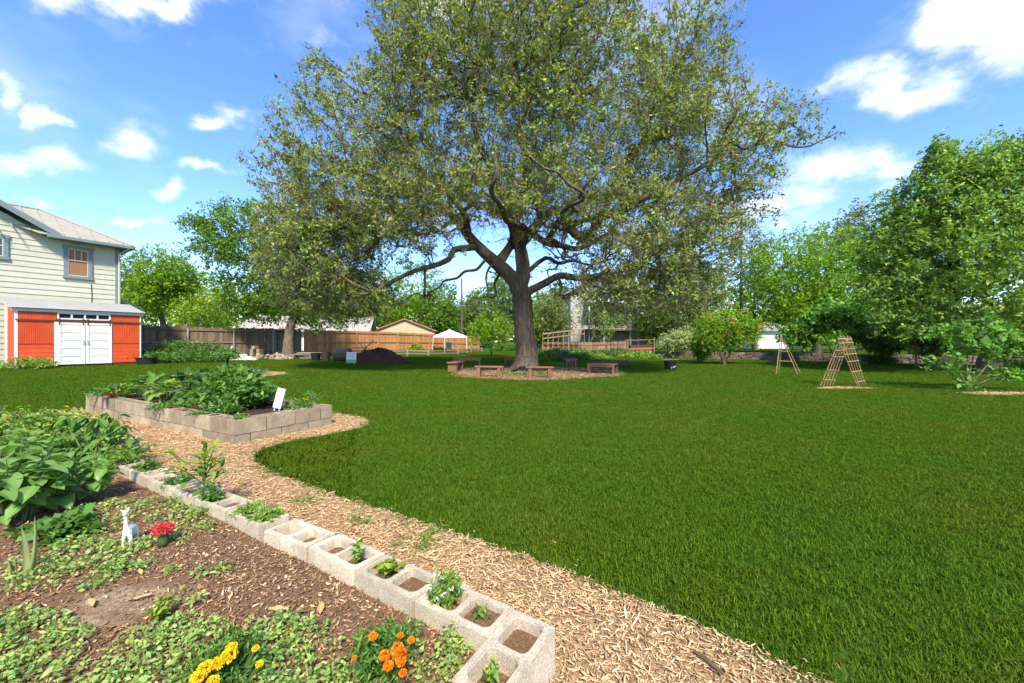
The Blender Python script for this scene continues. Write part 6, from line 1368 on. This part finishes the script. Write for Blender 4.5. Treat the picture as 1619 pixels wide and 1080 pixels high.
tree('right_tree', 'large light-green tree filling the right edge of the picture', at(1560, 16.5), [bl(1520, 380, 120, 85, 15.5, 3.2, 1.0), bl(1600, 320, 110, 100, 15, 3.0, 1.0), bl(1470, 430, 90, 70, 15.5, 2.6, 1.0), bl(1570, 470, 110, 60, 15, 2.6, 1.0), bl(1480, 265, 22, 34, 15, .6, 2.2), bl(1690, 330, 120, 130, 15, 3.0, .7), bl(1620, 235, 70, 40, 14, 1.2, 1.3), bl(1440, 500, 60, 36, 15.5, 1.6, 1.0), bl(1400, 400, 40, 40, 16, 1.5, .8), bl(1545, 262, 50, 30, 14.6, 1.0, 1.3), bl(1455, 335, 66, 66, 15.5, 2.0, 1.2), bl(1500, 275, 55, 42, 15, 1.5, 1.2), bl(1478, 238, 16, 26, 15, .5, 2.2), bl(1400, 450, 50, 40, 15.8, 1.6, 1.0)], 2700, 66000, (.145, .5), M['bark2'], M['tree_right'], 38, .28, spread=.17, trunk_top=P(1560, 480, 15.8))
for i, (px, py, rx, ry, d, lb) in enumerate(((1480, 525, 70, 34, 19.5, 'dark glossy shrub behind the stone wall below the right-hand tree'), (1590, 520, 60, 40, 18.5, 'dark glossy shrub behind the stone wall at the right edge'), (1400, 530, 44, 28, 22, 'dark glossy shrub behind the stone wall near the cane trellis'))):
    tree('dark_shrub', lb, at(px, d), [bl(px, py, rx, ry, d, 1.3)], 420, 9000, (.15, .45), M['bark2'], M['tree_dark'], 40 + i, .06, cat='shrub', spread=.17, parts=('stem', 'foliage'), droop=.6)
tree('hedge_shrub', 'yellow-green shrub in front of the dark shrubs behind the cane trellis', at(1450, 18.5), [bl(1445, 520, 66, 18, 18.5, .9)], 300, 6000, (.14, .42), M['bark2'], M['tree_olive'], 44, .05, cat='shrub', spread=.15, parts=('stem', 'foliage'), droop=.5)
# fig-like trees on the lawn: several stems from the ground
def multistem(name, label, c, blobs, n, nleaf, leaf, lm, seed, stems, r=.03, spread=.12, cat='tree', droop=.5, aspect=.7, flowers=None):
    c = Vector(c); limbs = [([c, c + Vector((0, 0, .06))], r * 1.2, r * 1.1)]
    for tip in stems: tip = Vector(tip); mid = c.lerp(tip, .5) + Vector((0, 0, .08)); limbs.append(([c + Vector((0, 0, .06)), c.lerp(mid, .5), mid, mid.lerp(tip, .5), tip], r, r * .5))
    t, g = tree(name, label, c, blobs, n, nleaf, (leaf, aspect), M['bark2'], lm, seed, r * 1.2, .004, spread, droop=droop, cat=cat, limbs=limbs, rmax=.02, sides=(8, 6, 5, 3)); return t, g
f0 = G(1527, 617)
multistem('fig_tree', 'small open fig tree with thin stems in the right foreground of the lawn', f0, [bl(1545, 535, 60, 26, f0.y, .6), bl(1500, 530, 30, 18, f0.y, .4), bl(1490, 572, 26, 18, f0.y - .1, .4), bl(1590, 545, 36, 24, f0.y, .4), bl(1600, 590, 26, 12, f0.y - .1, .3), bl(1550, 510, 30, 10, f0.y, .3)], 190, 1250, .135, M['fig'], 51, [P(1545, 540, f0.y), P(1500, 540, f0.y + .1), P(1485, 578, f0.y), P(1592, 550, f0.y), P(1600, 592, f0.y - .2), P(1530, 545, f0.y + .3)], .022, .07)
f1 = G(1325, 577)
multistem('fig_tree', 'wide-leaved fig tree behind the large cane trellis', f1, [bl(1325, 495, 48, 24, f1.y, .9), bl(1295, 508, 36, 18, f1.y, .8), bl(1360, 515, 30, 20, f1.y, .7), bl(1380, 540, 14, 14, f1.y, .5)], 260, 3600, .20, M['fig'], 52, [P(1325, 500, f1.y), P(1290, 510, f1.y), P(1362, 518, f1.y), P(1380, 540, f1.y)], .035, .12)
f2 = G(1258, 572)
multistem('fig_tree', 'smaller wide-leaved tree behind the thin cane frame', f2, [bl(1262, 522, 26, 16, f2.y, .8), bl(1280, 536, 18, 12, f2.y, .6), bl(1240, 534, 12, 12, f2.y, .6)], 130, 1700, .20, M['fig'], 53, [P(1262, 525, f2.y), P(1280, 537, f2.y), P(1240, 535, f2.y)], .03, .12)
f3 = G(1145, 577)
t, g = multistem('pomegranate_tree', 'bright green tree with orange-red blossoms right of the black pot', f3, [bl(1148, 512, 46, 32, f3.y, 1.4), bl(1180, 520, 28, 26, f3.y, 1.1), bl(1122, 525, 26, 26, f3.y, 1.0), bl(1150, 535, 48, 20, f3.y, 1.2)], 420, 9500, .13, M['tree_bright'], 54, [P(1150, 515, f3.y), P(1175, 522, f3.y), P(1125, 525, f3.y)], .06, .17, aspect=.45)
rng = np.random.default_rng(5); ids = rng.choice(np.arange(g['nh'], len(g['X'])), 45); nn_ = 45 * 14; pp = np.repeat(g['X'][ids] - np.array(f3), 14, 0) + rng.normal(size=(nn_, 3)) * .035 + np.array([0, -.15, .05]); LMt('blossom', (.65, .09, .02), trans=.2, tcol=(1, 1, .5))
tag(obj('blossom', leafmesh('blossom', pp, .06, .05, rng), M['blossom'], t), kind='stuff')
f4 = G(1107, 573)
multistem('dense_shrub', 'dense upright green shrub touching the left of the blossoming tree', f4, [bl(1110, 545, 17, 27, f4.y, .7)], 220, 6500, .12, M['tree_mid'], 55, [P(1110, 540, f4.y), P(1102, 545, f4.y), P(1118, 545, f4.y)], .03, .11, 'shrub', aspect=.5)
f5 = G(1064, 567)
multistem('variegated_shrub', 'pale variegated shrub beside the black pot', f5, [bl(1068, 537, 26, 14, f5.y, 1.0), bl(1085, 528, 18, 12, f5.y, .8), bl(1053, 545, 14, 8, f5.y, .7)], 240, 5200, .14, M['variegated'], 56, [P(1070, 540, f5.y), P(1085, 530, f5.y), P(1054, 545, f5.y)], .04, .13, 'shrub', aspect=.45)
f6 = G(958, 562)
multistem('sapling', 'thin sparse sapling in front of the two-rail fence', f6, [bl(957, 515, 22, 24, f6.y, .9)], 70, 420, .17, M['tree_bright'], 57, [P(953, 525, f6.y), P(966, 520, f6.y), P(945, 532, f6.y)], .035, .12, aspect=.5)
bush_list = [((300, 573), 2.2, 1.25, 7000, .12, 'leaf_mid', 'large spreading green bush between the red shed and the plastic sheet'), ((1395, 572), .85, .62, 2600, .085, 'leaf_dark', 'rounded dark-green bush in front of the stone wall right of the trellis'), ((1625, 590), 1.1, .8, 2200, .10, 'leaf_dark', 'dark low bush in front of the stone wall at the right edge'), ((1345, 570), .7, .6, 1500, .09, 'leaf_mid', 'small bush behind the foot of the large cane trellis'),
    ((752, 552.5), 2.6, 2.3, 5200, .20, 'leaf_mid', 'tall leafy vine mass at the right end of the cedar fence'), ((800, 555), 2.4, 1.2, 4200, .17, 'leaf_mid', 'bush just left of the oak trunk in the background'), ((868, 571), .95, .8, 2200, .13, 'leaf_mid', 'leafy vegetable just right of the oak trunk'), ((884, 570), .75, .8, 1500, .15, 'leaf_dark', 'dark leafy vegetable beside the blue-green cabbage'), ((893, 571), .62, .75, 1400, .14, 'leaf_blue', 'blue-green cabbage in the vegetable patch behind the oak'), ((915, 569), .95, .6, 1800, .13, 'leaf_mid', 'leafy vegetable right of the blue-green cabbage'), ((942, 567), 1.1, .45, 1800, .13, 'leaf_light', 'pale green low vegetables right of the vegetable patch'), ((980, 562), 2.6, .7, 3600, .15, 'leaf_mid', 'weeds along the foot of the two-rail fence'), ((905, 562), 3.2, .9, 4200, .16, 'leaf_mid', 'tall weeds along the foot of the brown board fence'), ((648, 556.5), 1.6, 1.0, 2600, .18, 'leaf_yellow', 'lime-green mound of foliage in front of the cedar fence'), ((690, 556), 1.5, .6, 1500, .16, 'leaf_light', 'low garden plants behind the split-rail fence under the canopy'), ((735, 555.5), 1.6, .7, 1700, .17, 'leaf_yellow', 'yellow-green plants right of the canopy legs'), ((1010, 560), 1.8, .6, 2000, .15, 'leaf_light', 'pale weeds in front of the red planter')]
for i, (p, r, h, n, lf, mt, lb) in enumerate(bush_list): bushlet('bush', lb, G(*p), r, h, n, lf, M[mt], 200 + i, 'bush', None, 34, aspect=.5, stemm=M['stem_brown'], dome=.75)
# a far belt of trees that closes the view between the houses
def belt():
    rng = np.random.default_rng(90); n = 60000; px = -250 + rng.random(n) * 2200; d = 85 + rng.random(n) * 25; top = 466 + 22 * np.sin(px * .021) + 14 * np.sin(px * .053 + 1) + 8 * np.sin(px * .13 + 2); py = top + (550 - top) * rng.random(n) ** .9
    Pt = np.stack([(px - CX) / F * d, d, H + (CY - py) / F * d], 1); L = 1.0 * np.exp(rng.normal(size=n) * .25)
    tag(obj('far_trees', leafmesh('far_trees', Pt, L, L * .6, rng, up=.5, val=.25), M['tree_mid']), 'distant belt of green trees beyond the neighbouring houses', 'trees', None, 'stuff')
belt()
chips(); grass()
